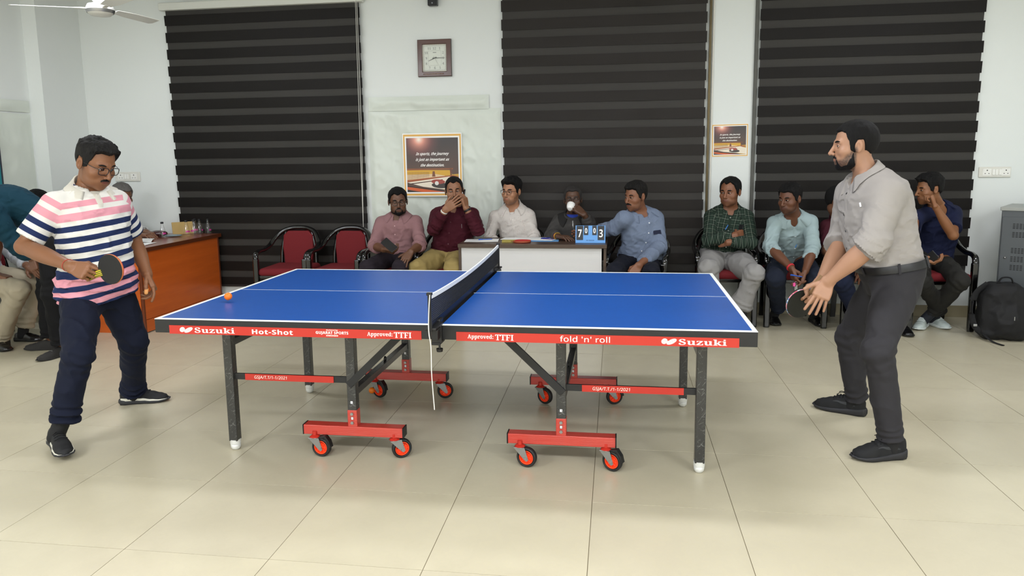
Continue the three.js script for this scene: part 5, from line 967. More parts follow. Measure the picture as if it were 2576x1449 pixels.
{
  single('envelope', [box(0.2, 0.13, 0.012, 0, 0.065, 0, 0.004).rotateX(-0.3)], M(0xb79a5e, 0.7), 'tan envelope propped up behind the bottles on the brown desk', 'envelope', [-3.62, 0.7502, -2.98], 0.75);
  const c = thing('case', 'glossy dark maroon case with its grey lid on the brown desk', 'case', [-3.72, 0.7502, -2.72], 0.35); part(c, 'case', [new THREE.SphereGeometry(1, 28, 16).scale(0.085, 0.035, 0.06).translate(0, 0.034, 0)], PM(0x3a0d16, 0.2, { clearcoat: 0.6 })); part(c, 'lid', [new THREE.SphereGeometry(1, 28, 16).scale(0.085, 0.012, 0.05).translate(0.14, 0.013, 0.02)], M(0x7f8f93, 0.4));
  single('paper_sheet', sheetOf(0.21, 0.3, 0.02, 15), sheetMat(lines(9, 30, 220)), 'loose white sheet lying on top of the papers on the brown desk', 'paper', [-3.62, 0.757, -2.3], 0.5);
  single('paper_sheet', sheetOf(0.21, 0.3, 0.02, 21), sheetMat((c2) => { c2.fillStyle = '#8d76c0'; c2.fillRect(0, 70, 256, 50); }), 'white sheet with a violet stripe on the brown desk', 'paper', [-3.74, 0.7505, -2.42], 0.2);
  single('paper_sheet', sheetOf(0.21, 0.3, 0.008, 31), sheetMat(lines(7, 30, 200)), 'white sheet at the near edge of the brown desk', 'paper', [-3.5, 0.7505, -2.08], 0.1);
}
// ------------------------------------------------------------------ steel cabinet, folder and backpack
{
  const t = thing('steel_cabinet', 'grey steel cabinet with slotted ventilation doors by the wall', 'cabinet', [4.43, 0, -2.6], -0.6), steel = M(0x53575a, 0.42, { metalness: 0.3 });
  part(t, 'body', [box(0.92, 1.02, 0.5, 0, 0.51, 0, 0.006)], steel); part(t, 'top_rim', [box(0.94, 0.03, 0.52, 0, 1.02, 0, 0.004)], M(0x9b9d98, 0.4, { metalness: 0.3 }));
  for (const s of [-1, 1]) {
    const door = part(t, 'door', [box(0.445, 0.93, 0.014, s * 0.227, 0.49, 0.255, 0.003)], steel); part(door, 'knob', [new THREE.SphereGeometry(0.009, 14, 10).translate(s * 0.227 - 0.185, 0.62, 0.268)], zinc);
    const slots = []; for (let gx = 0; gx < 3; gx++) for (const y of [0.9, 0.83, 0.7, 0.63, 0.56, 0.4, 0.33]) for (let a = 0; a < 4; a++) for (let b = 0; b < 4; b++) slots.push(box(0.016, 0.005, 0.003, s * 0.227 - 0.14 + gx * 0.13 + a * 0.023, y - b * 0.012, 0.2625, 0));
    const v = part(door, 'vent_slots', slots, M(0x101112, 0.8)); v.userData.kind = 'stuff';
  }
  const f = thing('folder', 'pale mint folded cover with a black lettered strap on top of the grey cabinet', 'folder', [4.46, 1.036, -2.53], -0.6);
  part(f, 'cover', [sheetOf(0.78, 0.34, 0.05, 41), box(0.74, 0.028, 0.3, 0, 0.016, 0, 0.012)], M(0xa9cfc4, 0.6)); part(f, 'strap', [tube([[-0.3, 0.03, 0.17], [-0.18, 0.05, 0.19], [0, 0.04, 0.19], [0.3, 0.035, 0.19]], 0.012, 30, 8), box(0.42, 0.036, 0.012, 0.12, 0.035, 0.196, 0.004)], M(0x131417, 0.5));
  part(f, 'lettering', printed(0.3, 0.024, 0.001, 0.12, 0.035, 0.2035), M(0xffffff, 0.5, { map: canvas(300, 32, (c) => { c.fillStyle = '#131417'; c.fillRect(0, 0, 300, 32); c.fillStyle = '#e6e6e6'; fit(c, 'CLS', 'sans-serif', 26, 96, 26, 20, 'bold'); c.fillRect(2, 8, 3, 16); }) }));
}
{
  const t = thing('backpack', 'bulky black backpack standing on the floor against the grey cabinet', 'backpack', [3.83, 0, -2.36], -0.15), fab = PM(0x0c0c0e, 0.8, { bumpMap: weaveBump, bumpScale: 0.0006 });
  const f = (x, y, z) => { const k = 1 - 0.25 * smooth(0.3, 0.48, y), q = Math.max(Math.abs(x) - 0.155 * k + 0.05, 0), w = Math.max(Math.abs(y - 0.225) - 0.16, 0), e = Math.max(Math.abs(z) - 0.06, 0); let d = Math.sqrt(q * q + w * w + e * e) - 0.062; d = smin(d, ell(x, y, z, 0.0, 0.16, 0.11, 0.12, 0.13, 0.06), 0.03); return d - 0.012 * (ridge(x * 9, y * 9, z * 9) - 0.5); };
  part(t, 'bag', skinOf([nets(f, [-0.22, -0.01, -0.15], [0.22, 0.5, 0.22], 0.009)], null, [0, 0, 0]), fab);
  part(t, 'shoulder_strap', [flatTube([[-0.12, 0.44, 0.0], [-0.2, 0.37, 0.03], [-0.225, 0.24, 0.03], [-0.2, 0.1, 0.05], [-0.15, 0.05, 0.08]], 0.008, 0.024, 40)], fab); part(t, 'handle', [flatTube([[-0.05, 0.44, 0], [-0.02, 0.49, 0], [0.04, 0.49, 0], [0.06, 0.445, 0]], 0.012, 0.006, 24)], fab);
  part(t, 'strap_tail', [flatTube([[-0.15, 0.05, 0.1], [-0.11, 0.012, 0.17], [-0.06, 0.006, 0.27]], 0.013, 0.003, 24)], fab); part(t, 'zip', [tube([[-0.13, 0.3, 0.085], [-0.05, 0.4, 0.075], [0.07, 0.4, 0.075], [0.14, 0.3, 0.085]], 0.004, 30, 6)], blackPlastic); part(t, 'zip_puller', [box(0.006, 0.03, 0.004, 0.03, 0.2, 0.178, 0.001)], zinc); part(t, 'buckle', [box(0.028, 0.02, 0.01, -0.2, 0.11, 0.062, 0.003)], zinc);
}

// ------------------------------------------------------------------ the two players
const stripeTex = canvas(64, 1024, (c, w, h) => {
  c.fillStyle = '#d9d7cf'; c.fillRect(0, 0, w, h);
  const band = (a, b, col) => { c.fillStyle = col; c.fillRect(0, h * (1 - b / 0.64), w, h * (b - a) / 0.64); };
  for (const [a, b] of [[-0.01, 0.016], [0.042, 0.066], [0.09, 0.116], [0.152, 0.188], [0.222, 0.25], [0.278, 0.306], [0.334, 0.362], [0.39, 0.42]]) band(a, b, '#1d2a50');
  for (const [a, b] of [[0.016, 0.042], [0.066, 0.09], [0.116, 0.152], [0.445, 0.487], [0.515, 0.548]]) band(a, b, '#d6949f');
}, [1, 1 / 0.64]);
{
  const sole = M(0x2b2c2e, 0.7), mid = M(0xd9d6c6, 0.6), up = M(0x0d0e10, 0.75);
  const P1 = makePerson({
    hi: true, label: 'player in a white, pink and navy striped polo stepping forward with a black bat', skin: 0x93613f, bulk: 1.1, armBulk: 1.05, belly: 0.03, headSize: 1.06, face: [76, 24, -3], gaze: [6, 12],
    j: { head: [-2.038, 1.485, 0.2], neck: [-2.125, 1.363, 0.17], mid: [-2.094, 1.051, 0.2], pelvis: [-2.104, 0.754, 0.2], shR: [-2.202, 1.269, 0.34], shL: [-2.042, 1.265, 0.06], elR: [-2.318, 1.057, 0.44], wrR: [-1.912, 0.977, 0.6], elL: [-2.075, 1.034, -0.1], wrL: [-1.917, 0.844, 0.02], hipR: [-2.123, 0.75, 0.3], hipL: [-2.074, 0.726, 0.1], knR: [-1.961, 0.511, 0.56], anR: [-2.065, 0.153, 0.58], knL: [-1.998, 0.455, 0.08], anL: [-2.183, 0.082, -0.12], heelR: [-2.165, 0.032, 0.555], toeR: [-1.945, 0.018, 0.72], heelL: [-2.27, 0, -0.105], toeL: [-2.0, 0, -0.215] },
    hands: { R: { dir: [0.95, -0.22, 0.15], palm: [-0.1, -0.45, -0.88], pose: 'grip' }, L: { dir: [0.5, -0.84, 0.18], palm: [-0.75, -0.35, 0.55], pose: 'point' } },
    headShape: { wide: 1.06, jaw: 1.12, nose: 1.05, lid: -0.0015, open: 0.8 }, lips: 0x7c4238, hair: 0x191817, hairStyle: { front: 0.068, top: 0.018, short: 0.005, quiff: 0.014, rough: 0.007, side: -0.012 }, stubble: 0.16, moustache: { thick: 0.0035, wide: 0.026 }, glasses: { rx: 0.026, ry: 0.019, square: 3.4, r: 0.002 },
    shirt: { name: 'polo_shirt', hem: 0.075, fromHem: true, sleeve: 0.8, sleeveTop: 0.52, tilt: 0.14, fat: 0.006, off: 0.008, flare: 0.034, v: 0.03, mat: flat(0xffffff, { map: stripeTex }), collar: { mat: flat(0xcbc7ba), open: 2.62, tip: 0.02 }, placket: { from: 0.95, to: 0.8, half: 0.017, mat: flat(0xcbc7ba), buttons: [0.9], button: whitePlastic } },
    trousers: { waist: 0.13, off: 0.0, mat: flat(0x0d1325), wide: 1.02, ankle: 0.062, drop: -0.01, bunch: 0.009, extra: 0.004 },
    shoes: { upperMat: up, soleMat: sole, midMat: mid, mid: 2.2, laces: true, sock: M(0x0c0c0d, 0.8) }, wrinkle: 1.5,
  });
  const at = P1.hands.R.O(0.0, 0.085, 0.03), ring = part(P1.body, 'wrist_thread', new THREE.TorusGeometry(0.031, 0.0016, 6, 30), M(0xb5382c, 0.7));
  const orient = (m, pos, dir, origin) => { m.geometry.applyQuaternion(new THREE.Quaternion().setFromUnitVectors(V(0, 0, 1), v3(unit(dir)))); m.geometry.translate(...sub(pos, origin)); };
  orient(ring, mix(P1.j.elR, P1.j.wrR, 0.93), sub(P1.j.wrR, P1.j.elR), P1.origin);
  const tip = P1.hands.L.tips[4], plaster = part(P1.body, 'finger_bandage', [cyl(0.0105, 0.0115, 0.028), move(new THREE.SphereGeometry(0.0105, 16, 10), 0, 0.014, 0)].map((g) => g.rotateX(Math.PI / 2)), M(0xd79a5c, 0.8));
  orient(plaster, tip, sub(tip, P1.j.wrL), P1.origin);
  const g1 = M(0xffffff, 0.5, { map: canvas(64, 64, (c) => { c.fillStyle = '#cfc02a'; c.fillRect(0, 0, 64, 64); c.fillStyle = '#1a1c18'; for (let k = 0; k < 4; k++) c.fillRect(k * 16, 0, 7, 64); }) });
  g1.map.wrapS = g1.map.wrapT = THREE.RepeatWrapping; g1.map.repeat.set(30, 30);
  const b1 = bat('black-rubbered bat held across the belly of the man in the striped polo', 0x111112, 0xb3261b, M(0xc0703c, 0.6), g1);
  const c1 = [-1.698, 0.967, 0.6], y1 = unit(sub(c1, [-1.901, 0.905, 0.555])), z1 = unit(sub([0.42, 0.14, 0.9], y1.map((q) => q * dot([0.42, 0.14, 0.9], y1)))), x1 = cross(y1, z1);
  frameAt(b1, v3(x1), v3(y1), v3(z1), v3(c1));

  const blackUp = M(0x0b0c0e, 0.8), dkSole = M(0x232326, 0.65);
  const P2 = makePerson({
    hi: true, label: 'bearded player in a pale grey shirt and dark trousers holding a bat low', skin: 0xb98a6c, bulk: 1.2, armBulk: 1.14, belly: 0.035, headSize: 1.0, face: [-97, 2, 0], gaze: [4, 3],
    j: { head: [1.964, 1.529, -0.1], neck: [2.027, 1.393, -0.09], mid: [2.126, 1.128, -0.07], pelvis: [2.167, 0.857, -0.06], shL: [2.074, 1.286, 0.09], shR: [2.012, 1.276, -0.25], elL: [1.985, 1.067, 0.2], wrL: [1.809, 0.874, 0.14], elR: [1.998, 1.024, -0.3], wrR: [1.823, 0.829, -0.05], hipL: [2.153, 0.833, 0.06], hipR: [2.179, 0.799, -0.2], knL: [2.013, 0.565, 0.26], anL: [2.116, 0.103, 0.2], knR: [2.075, 0.476, -0.36], anR: [2.149, 0.09, -0.43], heelL: [2.205, 0, 0.17], toeL: [1.93, 0, 0.225], heelR: [2.2, 0, -0.4], toeR: [1.945, 0, -0.545] },
    hands: { L: { dir: [-0.42, -0.88, 0.2], palm: [0.1, -0.1, -1], pose: 'splay', size: 0.96, spread: 1.5 }, R: { dir: [-0.55, -0.8, 0.1], palm: [0, 0.25, 0.95], pose: 'grip' } },
    headShape: { wide: 1.0, jaw: 1.05, nose: 1.15, open: 0.9 }, lips: 0x9b5f50, hair: 0x0b0a0a, hairStyle: { front: 0.064, top: 0.009, short: 0.006, quiff: 0.004, rough: 0.002, side: -0.03 }, stubble: 0.72, beard: { thick: 0.001, cheek: -0.098, front: -0.088 }, moustache: { thick: 0.003, wide: 0.029 },
    shirt: { hem: 0.19, sleeve: { L: 1.16, R: 1.16 }, fat: 0.012, off: 0.012, cuff: 2.2, v: 0.022, mat: flat(0x99948f), collar: { open: 2.7, tip: 0.03 }, wrinkle: 2.2, placket: { from: 0.93, to: 0.24, half: 0.015, buttons: [0.86, 0.7, 0.55, 0.4], button: M(0x0c0c10, 0.4) }, patch: [[0.76, 0.62, 0.012, 0.022, 0.003, M(0xf2f2f2, 0.6), 'emblem', 0.1]] },
    trousers: { waist: 0.235, mat: flat(0x2f2e31), wide: 0.99, ankle: 0.06, extra: 0.008, belt: M(0x101012, 0.45), drop: -0.005 },
    shoes: { upperMat: blackUp, soleMat: dkSole, laces: true, bow: true, swoosh: M(0x26282b, 0.5), top: [0.078, 0.104, 0.114, 0.114, 0.102, 0.08, 0.064, 0.052, 0.032], sole: [0.046, 0.046, 0.042, 0.036, 0.03, 0.026, 0.023, 0.023, 0.026], sock: M(0x0d0d10, 0.8) },
  });
  const edge = M(0xffffff, 0.5, { map: canvas(128, 32, (c) => { const r = rngOf(9); c.fillStyle = '#e59aa6'; c.fillRect(0, 0, 128, 32); for (let k = 0; k < 12; k++) { c.fillStyle = ['#dfe6ef', '#6f8fc0', '#d8506a'][k % 3]; c.fillRect(r() * 128, 0, 5 + r() * 8, 32); } }) });
  edge.map.wrapS = edge.map.wrapT = THREE.RepeatWrapping; edge.map.repeat.set(9, 9);
  const b2 = bat('black-rubbered bat with pink edge tape in the hands of the bearded player', 0x16170f, 0x16170f, edge, M(0x8a6a48, 0.6));
  const c2 = [1.722, 0.727, -0.02], y2 = unit(sub(c2, [1.815, 0.847, -0.02])), n2 = [0.38, -0.06, 0.92], z2 = unit(sub(n2, y2.map((q) => q * dot(n2, y2)))), x2 = cross(y2, z2);
  frameAt(b2, v3(x2), v3(y2), v3(z2), v3(c2));
}

// ------------------------------------------------------------------ the seated and the bending people
const trouserShoe = { upperMat: PM(0x0c0b0b, 0.3, { clearcoat: 0.3 }), soleMat: M(0x141312, 0.6), sock: M(0x121214, 0.85), top: [0.05, 0.07, 0.078, 0.08, 0.07, 0.056, 0.046, 0.038, 0.022] };
function seated(o) {
  const n0 = o.j.neck; for (const k of ['shL', 'shR']) o.j[k] = mix(o.j[k], [n0[0], o.j[k][1], n0[2]], 0.07);
  o.j.neck = add(n0, [0, o.up ?? 0.014, 0]); o.armBulk ??= 0.93 * (o.bulk ?? 1);
  const [cx, cz] = o.seat, yaw = (o.seatYaw ?? 0) * RAD, F = [Math.sin(yaw), 0, Math.cos(yaw)], X = [Math.cos(yaw), 0, -Math.sin(yaw)], at = (x, y, z) => [cx + X[0] * x + F[0] * z, y, cz + X[2] * x + F[2] * z], j = o.j, sp = o.spread ?? 0.15;
  j.pelvis ??= at(0, 0.56, -0.05); j.hipL ??= at(0.09, 0.545, -0.03); j.hipR ??= at(-0.09, 0.545, -0.03);
  j.knL ??= at(sp, 0.53, 0.4); j.knR ??= at(-sp, 0.53, 0.4); j.anL ??= at(sp * 0.9, 0.1, 0.36); j.anR ??= at(-sp * 0.9, 0.1, 0.36);
  j.mid ??= add(mix(j.pelvis, j.neck, 0.48), F, -(o.slouch ?? 0.05));
  for (const s of ['L', 'R']) { const out = s === 'L' ? 0.05 : -0.05; j['heel' + s] ??= add(add([j['an' + s][0], 0, j['an' + s][2]], F, -0.06), X, 0); j['toe' + s] ??= add(add(j['heel' + s], F, 0.26), X, out); }
  return makePerson({ shoes: trouserShoe, wrinkle: 1.15, ...o, shirt: { hem: 0.12, flare: 0.006, v: 0.034, vw: 0.028, collar: { open: 2.5, tip: 0.018 }, ...o.shirt }, trousers: { waist: 0.2, wide: 1.0, ankle: 0.058, drop: 0.0, ...o.trousers } });
}
const nat = (draw, repeat = [2, 2]) => canvas(256, 256, draw, repeat);
const pinStripe = nat((c) => { c.fillStyle = '#8f6c6d'; c.fillRect(0, 0, 256, 256); c.fillStyle = '#866264'; for (let k = 0; k < 32; k++) c.fillRect(k * 8, 0, 3, 256); }, [5, 5]);
const flecks = nat((c) => { c.fillStyle = '#c9c2bb'; c.fillRect(0, 0, 256, 256); const r = rngOf(31); for (let k = 0; k < 70; k++) { c.fillStyle = ['#a9968c', '#b78f8a', '#8f8a88'][k % 3]; c.fillRect(r() * 256, r() * 256, 3, 5); } }, [4, 4]);
const plaid = nat((c) => { c.fillStyle = '#16201a'; c.fillRect(0, 0, 256, 256); c.fillStyle = 'rgba(38,52,42,0.8)'; for (let k = 0; k < 4; k++) { c.fillRect(k * 64, 0, 30, 256); c.fillRect(0, k * 64, 256, 30); } c.fillStyle = 'rgba(190,200,180,0.5)'; for (let k = 0; k < 4; k++) { c.fillRect(k * 64 + 44, 0, 4, 256); c.fillRect(0, k * 64 + 44, 256, 4); } }, [5.5, 5.5]);
const chambray = nat((c) => { c.fillStyle = '#6f7b90'; c.fillRect(0, 0, 256, 256); const r = rngOf(8); for (let k = 0; k < 900; k++) { c.fillStyle = r() < 0.5 ? '#78849a' : '#667287'; c.fillRect(r() * 256, r() * 256, 6, 2); } }, [8, 8]);
const phoneMat = PM(0x0b0c10, 0.15, { clearcoat: 0.8 });
function phone(label, c, along, face, w = 0.073, h = 0.152) { const t = thing('phone', label, 'phone'), y = unit(along), z = unit(sub(face, y.map((q) => q * dot(face, y)))), x = cross(y, z); part(t, 'case', [box(w, h, 0.008, 0, 0, 0, 0.0038)], M(0x14151a, 0.4)); part(t, 'screen', box(w - 0.006, h - 0.006, 0.001, 0, 0, 0.0042, 0), phoneMat); frameAt(t, v3(x), v3(y), v3(z), v3(c)); return t; }
const watchOn = (P, s, mat, name, k = 0.95, thick = 0.006) => { const a = P.arm[s], dir = unit(sub(a[2], a[1])), g = new THREE.TorusGeometry(0.0295, thick, 8, 30); g.scale(1, 1, 1.6); g.applyQuaternion(new THREE.Quaternion().setFromUnitVectors(V(0, 0, 1), v3(dir))); g.translate(...sub(mix(a[1], a[2], k), P.origin)); return part(P.body, name, g, mat); };

{   // pink shirt, spectacles, phone in hand
  seated({ seat: [-1.27, -2.7], label: 'seated man in a dusty pink shirt and glasses looking up over his phone', skin: 0x704a33, bulk: 1.06, face: [20, 4, 2], gaze: [-4, 2], slouch: 0.06, headShape: { wide: 1.05, jaw: 1.08 }, lips: 0x5d3029, hair: 0x0a0909, hairStyle: { front: 0.062, top: 0.016, short: 0.008, peak: 0.012 }, stubble: 0.45, beard: { thick: 0.0022, chin: false, front: -0.085, cheek: -0.09 }, moustache: { thick: 0.0022, wide: 0.024 }, glasses: { rx: 0.025, ry: 0.021, square: 2.4, r: 0.0018 },
    j: { head: [-1.242, 1.095, -2.68], neck: [-1.255, 0.966, -2.73], shR: [-1.443, 0.893, -2.74], shL: [-1.073, 0.903, -2.72], elR: [-1.454, 0.694, -2.58], wrR: [-1.293, 0.684, -2.37], elL: [-1.004, 0.702, -2.56], wrL: [-1.034, 0.674, -2.35] },
    hands: { R: { dir: [0.9, -0.12, 0.3], palm: [-0.1, 0.8, -0.5], pose: 'hold' }, L: { dir: [-0.35, -0.6, 0.55], palm: [0, -0.85, -0.5], pose: 'splay' } },
    shirt: { mat: flat(0xffffff, { map: pinStripe }), sleeve: 1.35, cuff: 1.6, placket: { from: 0.92, to: 0.2, buttons: [0.8, 0.6, 0.4], button: M(0xc8a3a3, 0.5) } }, trousers: { mat: flat(0x241d24) } });
  phone('dark phone in the hand of the man in the dusty pink shirt', add([-1.22, 0.721, -2.31], [0, 0.012, 0]), [0.72, -0.5, 0.3], [0.2, 0.45, 0.85]);
}
{   // maroon shirt, a hand over the mouth, phone at the ear
  const p = seated({ seat: [-0.78, -2.74], label: 'seated man in a maroon shirt and khaki trousers covering his mouth while phoning', skin: 0xa06f50, bulk: 1.14, belly: 0.03, face: [12, 2, 4], gaze: [-6, 0], headShape: { wide: 1.02 }, lips: 0x7a4237, hair: 0x0c0a09, hairStyle: { front: 0.07, top: 0.011, short: 0.006, peak: 0.012 }, stubble: 0.6, beard: { thick: 0.002, front: -0.085, cheek: -0.085 }, moustache: { thick: 0.002, wide: 0.026 },
    j: { head: [-0.708, 1.191, -2.7], neck: [-0.714, 1.04, -2.76], shR: [-0.906, 0.967, -2.76], shL: [-0.538, 0.968, -2.74], elR: [-0.882, 0.85, -2.58], wrR: [-0.757, 1.028, -2.53], elL: [-0.472, 0.835, -2.6], wrL: [-0.574, 1.038, -2.58], knL: [-0.655, 0.53, -2.36] },
    hands: { R: { dir: [0.8, 0.58, 0.02], palm: [0.1, 0.1, -1], pose: 'flat' }, L: { dir: [-0.2, 0.95, -0.05], palm: [-0.92, -0.1, -0.35], pose: 'hold' } },
    shirt: { mat: flat(0x3f0d1a), sleeve: { L: 1.82, R: 1.82 }, placket: { from: 0.92, to: 0.2, buttons: [0.75, 0.55, 0.35], button: M(0x4b1520, 0.4) }, patch: [[0.7, 0.55, 0.004, 0.04, 0.006, zinc, 'pocket_pen', 0.1]] }, trousers: { mat: flat(0x93804f), wide: 1.1, extra: 0.015 }, spread: 0.19 });
  watchOn(p, 'L', blackPlastic, 'wrist_watch', 0.92); watchOn(p, 'R', whitePlastic, 'wrist_band', 0.9, 0.004);
  phone('dark phone held to the ear of the man in the maroon shirt', [-0.615, 1.131, -2.66], [0.15, 0.95, -0.1], [-0.9, 0.1, 0.35]);
}
{   // behind the white desk
  seated({ seat: [-0.14, -2.9], label: 'man in a flecked pale shirt and round glasses sitting behind the white desk', skin: 0xbb8563, bulk: 0.98, face: [-22, 2, -2], gaze: [-10, 0], lips: 0x97594b, hair: 0x090808, hairStyle: { front: 0.06, top: 0.024, short: 0.007, quiff: 0.012, rough: 0.003 }, stubble: 0.4, glasses: { rx: 0.0235, ry: 0.021, square: 2.2, r: 0.0016 },
    j: { head: [-0.201, 1.177, -2.84], neck: [-0.203, 1.028, -2.92], shR: [-0.389, 0.933, -2.93], shL: [-0.035, 0.949, -2.92], elR: [-0.425, 0.736, -2.9], wrR: [-0.25, 0.66, -2.68], elL: [0.01, 0.747, -2.88], wrL: [-0.02, 0.66, -2.68] },
    hands: { R: { dir: [0.6, -0.3, 0.6], palm: [0, -1, -0.2] }, L: { dir: [-0.6, -0.3, 0.6], palm: [0, -1, -0.2] } },
    shirt: { mat: flat(0xffffff, { map: flecks }), sleeve: 1.8, placket: { from: 0.92, to: 0.3, buttons: [0.78, 0.6, 0.45], button: M(0xd8cfc8, 0.5) } }, trousers: { mat: flat(0x26262b) } });
  const p9 = seated({ seat: [0.42, -2.9], label: 'grey-haired man in a dark grey zipped jacket drinking from a white cup', skin: 0x5e3f2c, bulk: 1.0, face: [2, -4, 2], gaze: [0, 6], headShape: { wide: 0.98, jaw: 0.95 }, lips: 0x4e2b24, hair: 0x353230, hairStyle: { front: 0.066, top: 0.014, short: 0.009, rough: 0.003 }, stubble: 0.15, glasses: { rx: 0.025, ry: 0.018, r: 0.0014 },
    j: { head: [0.369, 1.097, -2.86], neck: [0.368, 0.948, -2.93], shR: [0.221, 0.89, -2.95], shL: [0.511, 0.891, -2.94], elR: [0.165, 0.762, -2.82], wrR: [0.254, 0.786, -2.6], elL: [0.558, 0.818, -2.78], wrL: [0.483, 0.972, -2.68] },
    hands: { R: { dir: [0.8, -0.05, 0.5], palm: [0, -1, 0], pose: 'relaxed' }, L: { dir: [-0.75, 0.6, -0.1], palm: [-0.5, -0.5, -0.6], pose: 'hold' } },
    shirt: { name: 'jacket', mat: flat(0x403e3c), sleeve: { R: 1.8, L: 1.85 }, fat: 0.006, off: 0.012, v: 0.004, vw: 0.02, collar: { high: 0.045, open: 2.6, mat: flat(0x262524) }, placket: { from: 0.9, to: 0.2, half: 0.006, mat: zinc } }, trousers: { mat: flat(0x1c1c20) } });
  part(p9.shirt, 'inner_collar', skinOf([nets((x, y, z) => smax(cap(x, y, z, add(p9.j.neck, [0, -0.04, 0.008]), add(p9.j.neck, [0, 0.02, 0.01]), 0.061, 0.061), y - p9.j.neck[1] + 0.004, 0.004), ...bounds([p9.j.neck], 0.12), 0.008)], null, p9.origin), M(0x1d3fae, 0.7));
  watchOn(p9, 'R', M(0xb8923a, 0.35, { metalness: 0.7 }), 'bracelet', 0.9, 0.005); watchOn(p9, 'R', M(0xa32a22, 0.6), 'wrist_thread', 0.8, 0.0025);
  const cup = thing('tea_cup', 'small white cup tipped at the mouth of the man in the grey jacket', 'cup'), white = PM(0xeeeeea, 0.2, { clearcoat: 0.6 });
  part(cup, 'cup', [lathe([[0, 0], [0.02, 0], [0.022, 0.004], [0.0335, 0.02], [0.038, 0.045], [0.0385, 0.064], [0.0355, 0.063], [0.0345, 0.044], [0.03, 0.02], [0, 0.008]], 40)], white); part(cup, 'handle', [tube([[0.036, 0.05, 0], [0.056, 0.052, 0], [0.06, 0.036, 0], [0.05, 0.022, 0], [0.033, 0.02, 0]], 0.0045, 24, 8)], white);
  const up = unit([0.12, 0.62, -0.75]), side = unit(cross(up, [0, 0, 1])); frameAt(cup, v3(cross(up, unit(cross([1, 0, 0.15], up)))), v3(up), v3(unit(cross([1, 0, 0.15], up))), v3([0.354, 1.018, -2.69]));
}
{   // beside the scoreboard
  seated({ seat: [0.965, -2.62], seatYaw: -8, label: 'moustached man in a blue-grey shirt stretching an arm to the scoreboard', skin: 0x8f5d41, bulk: 1.1, belly: 0.015, face: [-46, 6, 0], gaze: [-8, 2], headShape: { wide: 1.02, nose: 1.15 }, lips: 0x6e3c32, hair: 0x141210, hairStyle: { front: 0.06, top: 0.02, short: 0.008, quiff: 0.006, rough: 0.004 }, stubble: 0.25, moustache: { thick: 0.005, wide: 0.031 },
    j: { head: [0.928, 1.141, -2.54], neck: [0.973, 1.001, -2.62], shR: [0.821, 0.951, -2.5], shL: [1.12, 0.943, -2.68], elR: [0.743, 0.861, -2.57], wrR: [0.52, 0.809, -2.66], elL: [1.144, 0.706, -2.54], wrL: [0.96, 0.588, -2.22], mid: [1.019, 0.759, -2.68] },
    hands: { R: { dir: [-0.95, -0.1, -0.1], palm: [0.0, 0.0, 1], pose: 'hold' }, L: { dir: [-0.5, -0.75, 0.3], palm: [-0.3, -0.5, -0.8], pose: 'hold' } },
    shirt: { mat: flat(0xffffff, { map: chambray }), fat: 0.007, sleeve: { R: 1.96, L: 1.86 }, placket: { from: 0.92, to: 0.18, buttons: [0.82, 0.66, 0.5, 0.34], button: M(0xe6e8ec, 0.4) }, patch: [[0.64, 0.5, 0.068, 0.04, 0.008, M(0x131a33, 0.3), 'pocket_phone', 0.05]] }, trousers: { mat: flat(0x12141f) } });
}
{   // plaid shirt, arms crossed
  seated({ seat: [1.72, -2.86], label: 'man in a dark green plaid shirt and light grey trousers with folded arms', skin: 0x8e5c40, bulk: 1.12, belly: 0.03, face: [-32, 4, 0], gaze: [-14, 0], headShape: { wide: 1.06, jaw: 1.08 }, lips: 0x74423a, hair: 0x0b0a09, hairStyle: { front: 0.07, top: 0.016, short: 0.009, peak: 0.016, rough: 0.003 }, stubble: 0.3,
    j: { head: [1.752, 1.163, -2.76], neck: [1.774, 1.014, -2.84], shR: [1.6, 0.935, -2.86], shL: [1.927, 0.936, -2.84], elR: [1.573, 0.747, -2.68], wrR: [1.788, 0.796, -2.62], elL: [1.926, 0.732, -2.64], wrL: [1.727, 0.739, -2.6], knR: [1.542, 0.536, -2.4], knL: [1.911, 0.505, -2.36], anL: [1.821, 0.199, -2.46], anR: [1.605, 0.176, -2.5] },
    hands: { R: { dir: [0.75, 0.0, -0.65], palm: [-0.6, -0.2, -0.75], pose: 'fist' }, L: { dir: [-0.7, -0.1, -0.7], palm: [0.6, -0.2, -0.75], pose: 'fist' } },
    shirt: { mat: flat(0xffffff, { map: plaid }), hem: 0.2, sleeve: 1.9, placket: { from: 0.92, to: 0.25, half: 0.012, buttons: [0.86, 0.64, 0.34], button: M(0xd6d3cc, 0.4) }, patch: [[0.7, -0.1, 0.006, 0.05, 0.006, M(0x3f86dd, 0.4), 'badge_cord', -0.4], [0.72, 0.62, 0.05, 0.05, 0.012, M(0x0b0b0d, 0.5), 'pocket_phone', 0.1]] }, trousers: { waist: 0.24, mat: flat(0x8c8a88), wide: 1.12, extra: 0.02, ankle: 0.085 } });
}
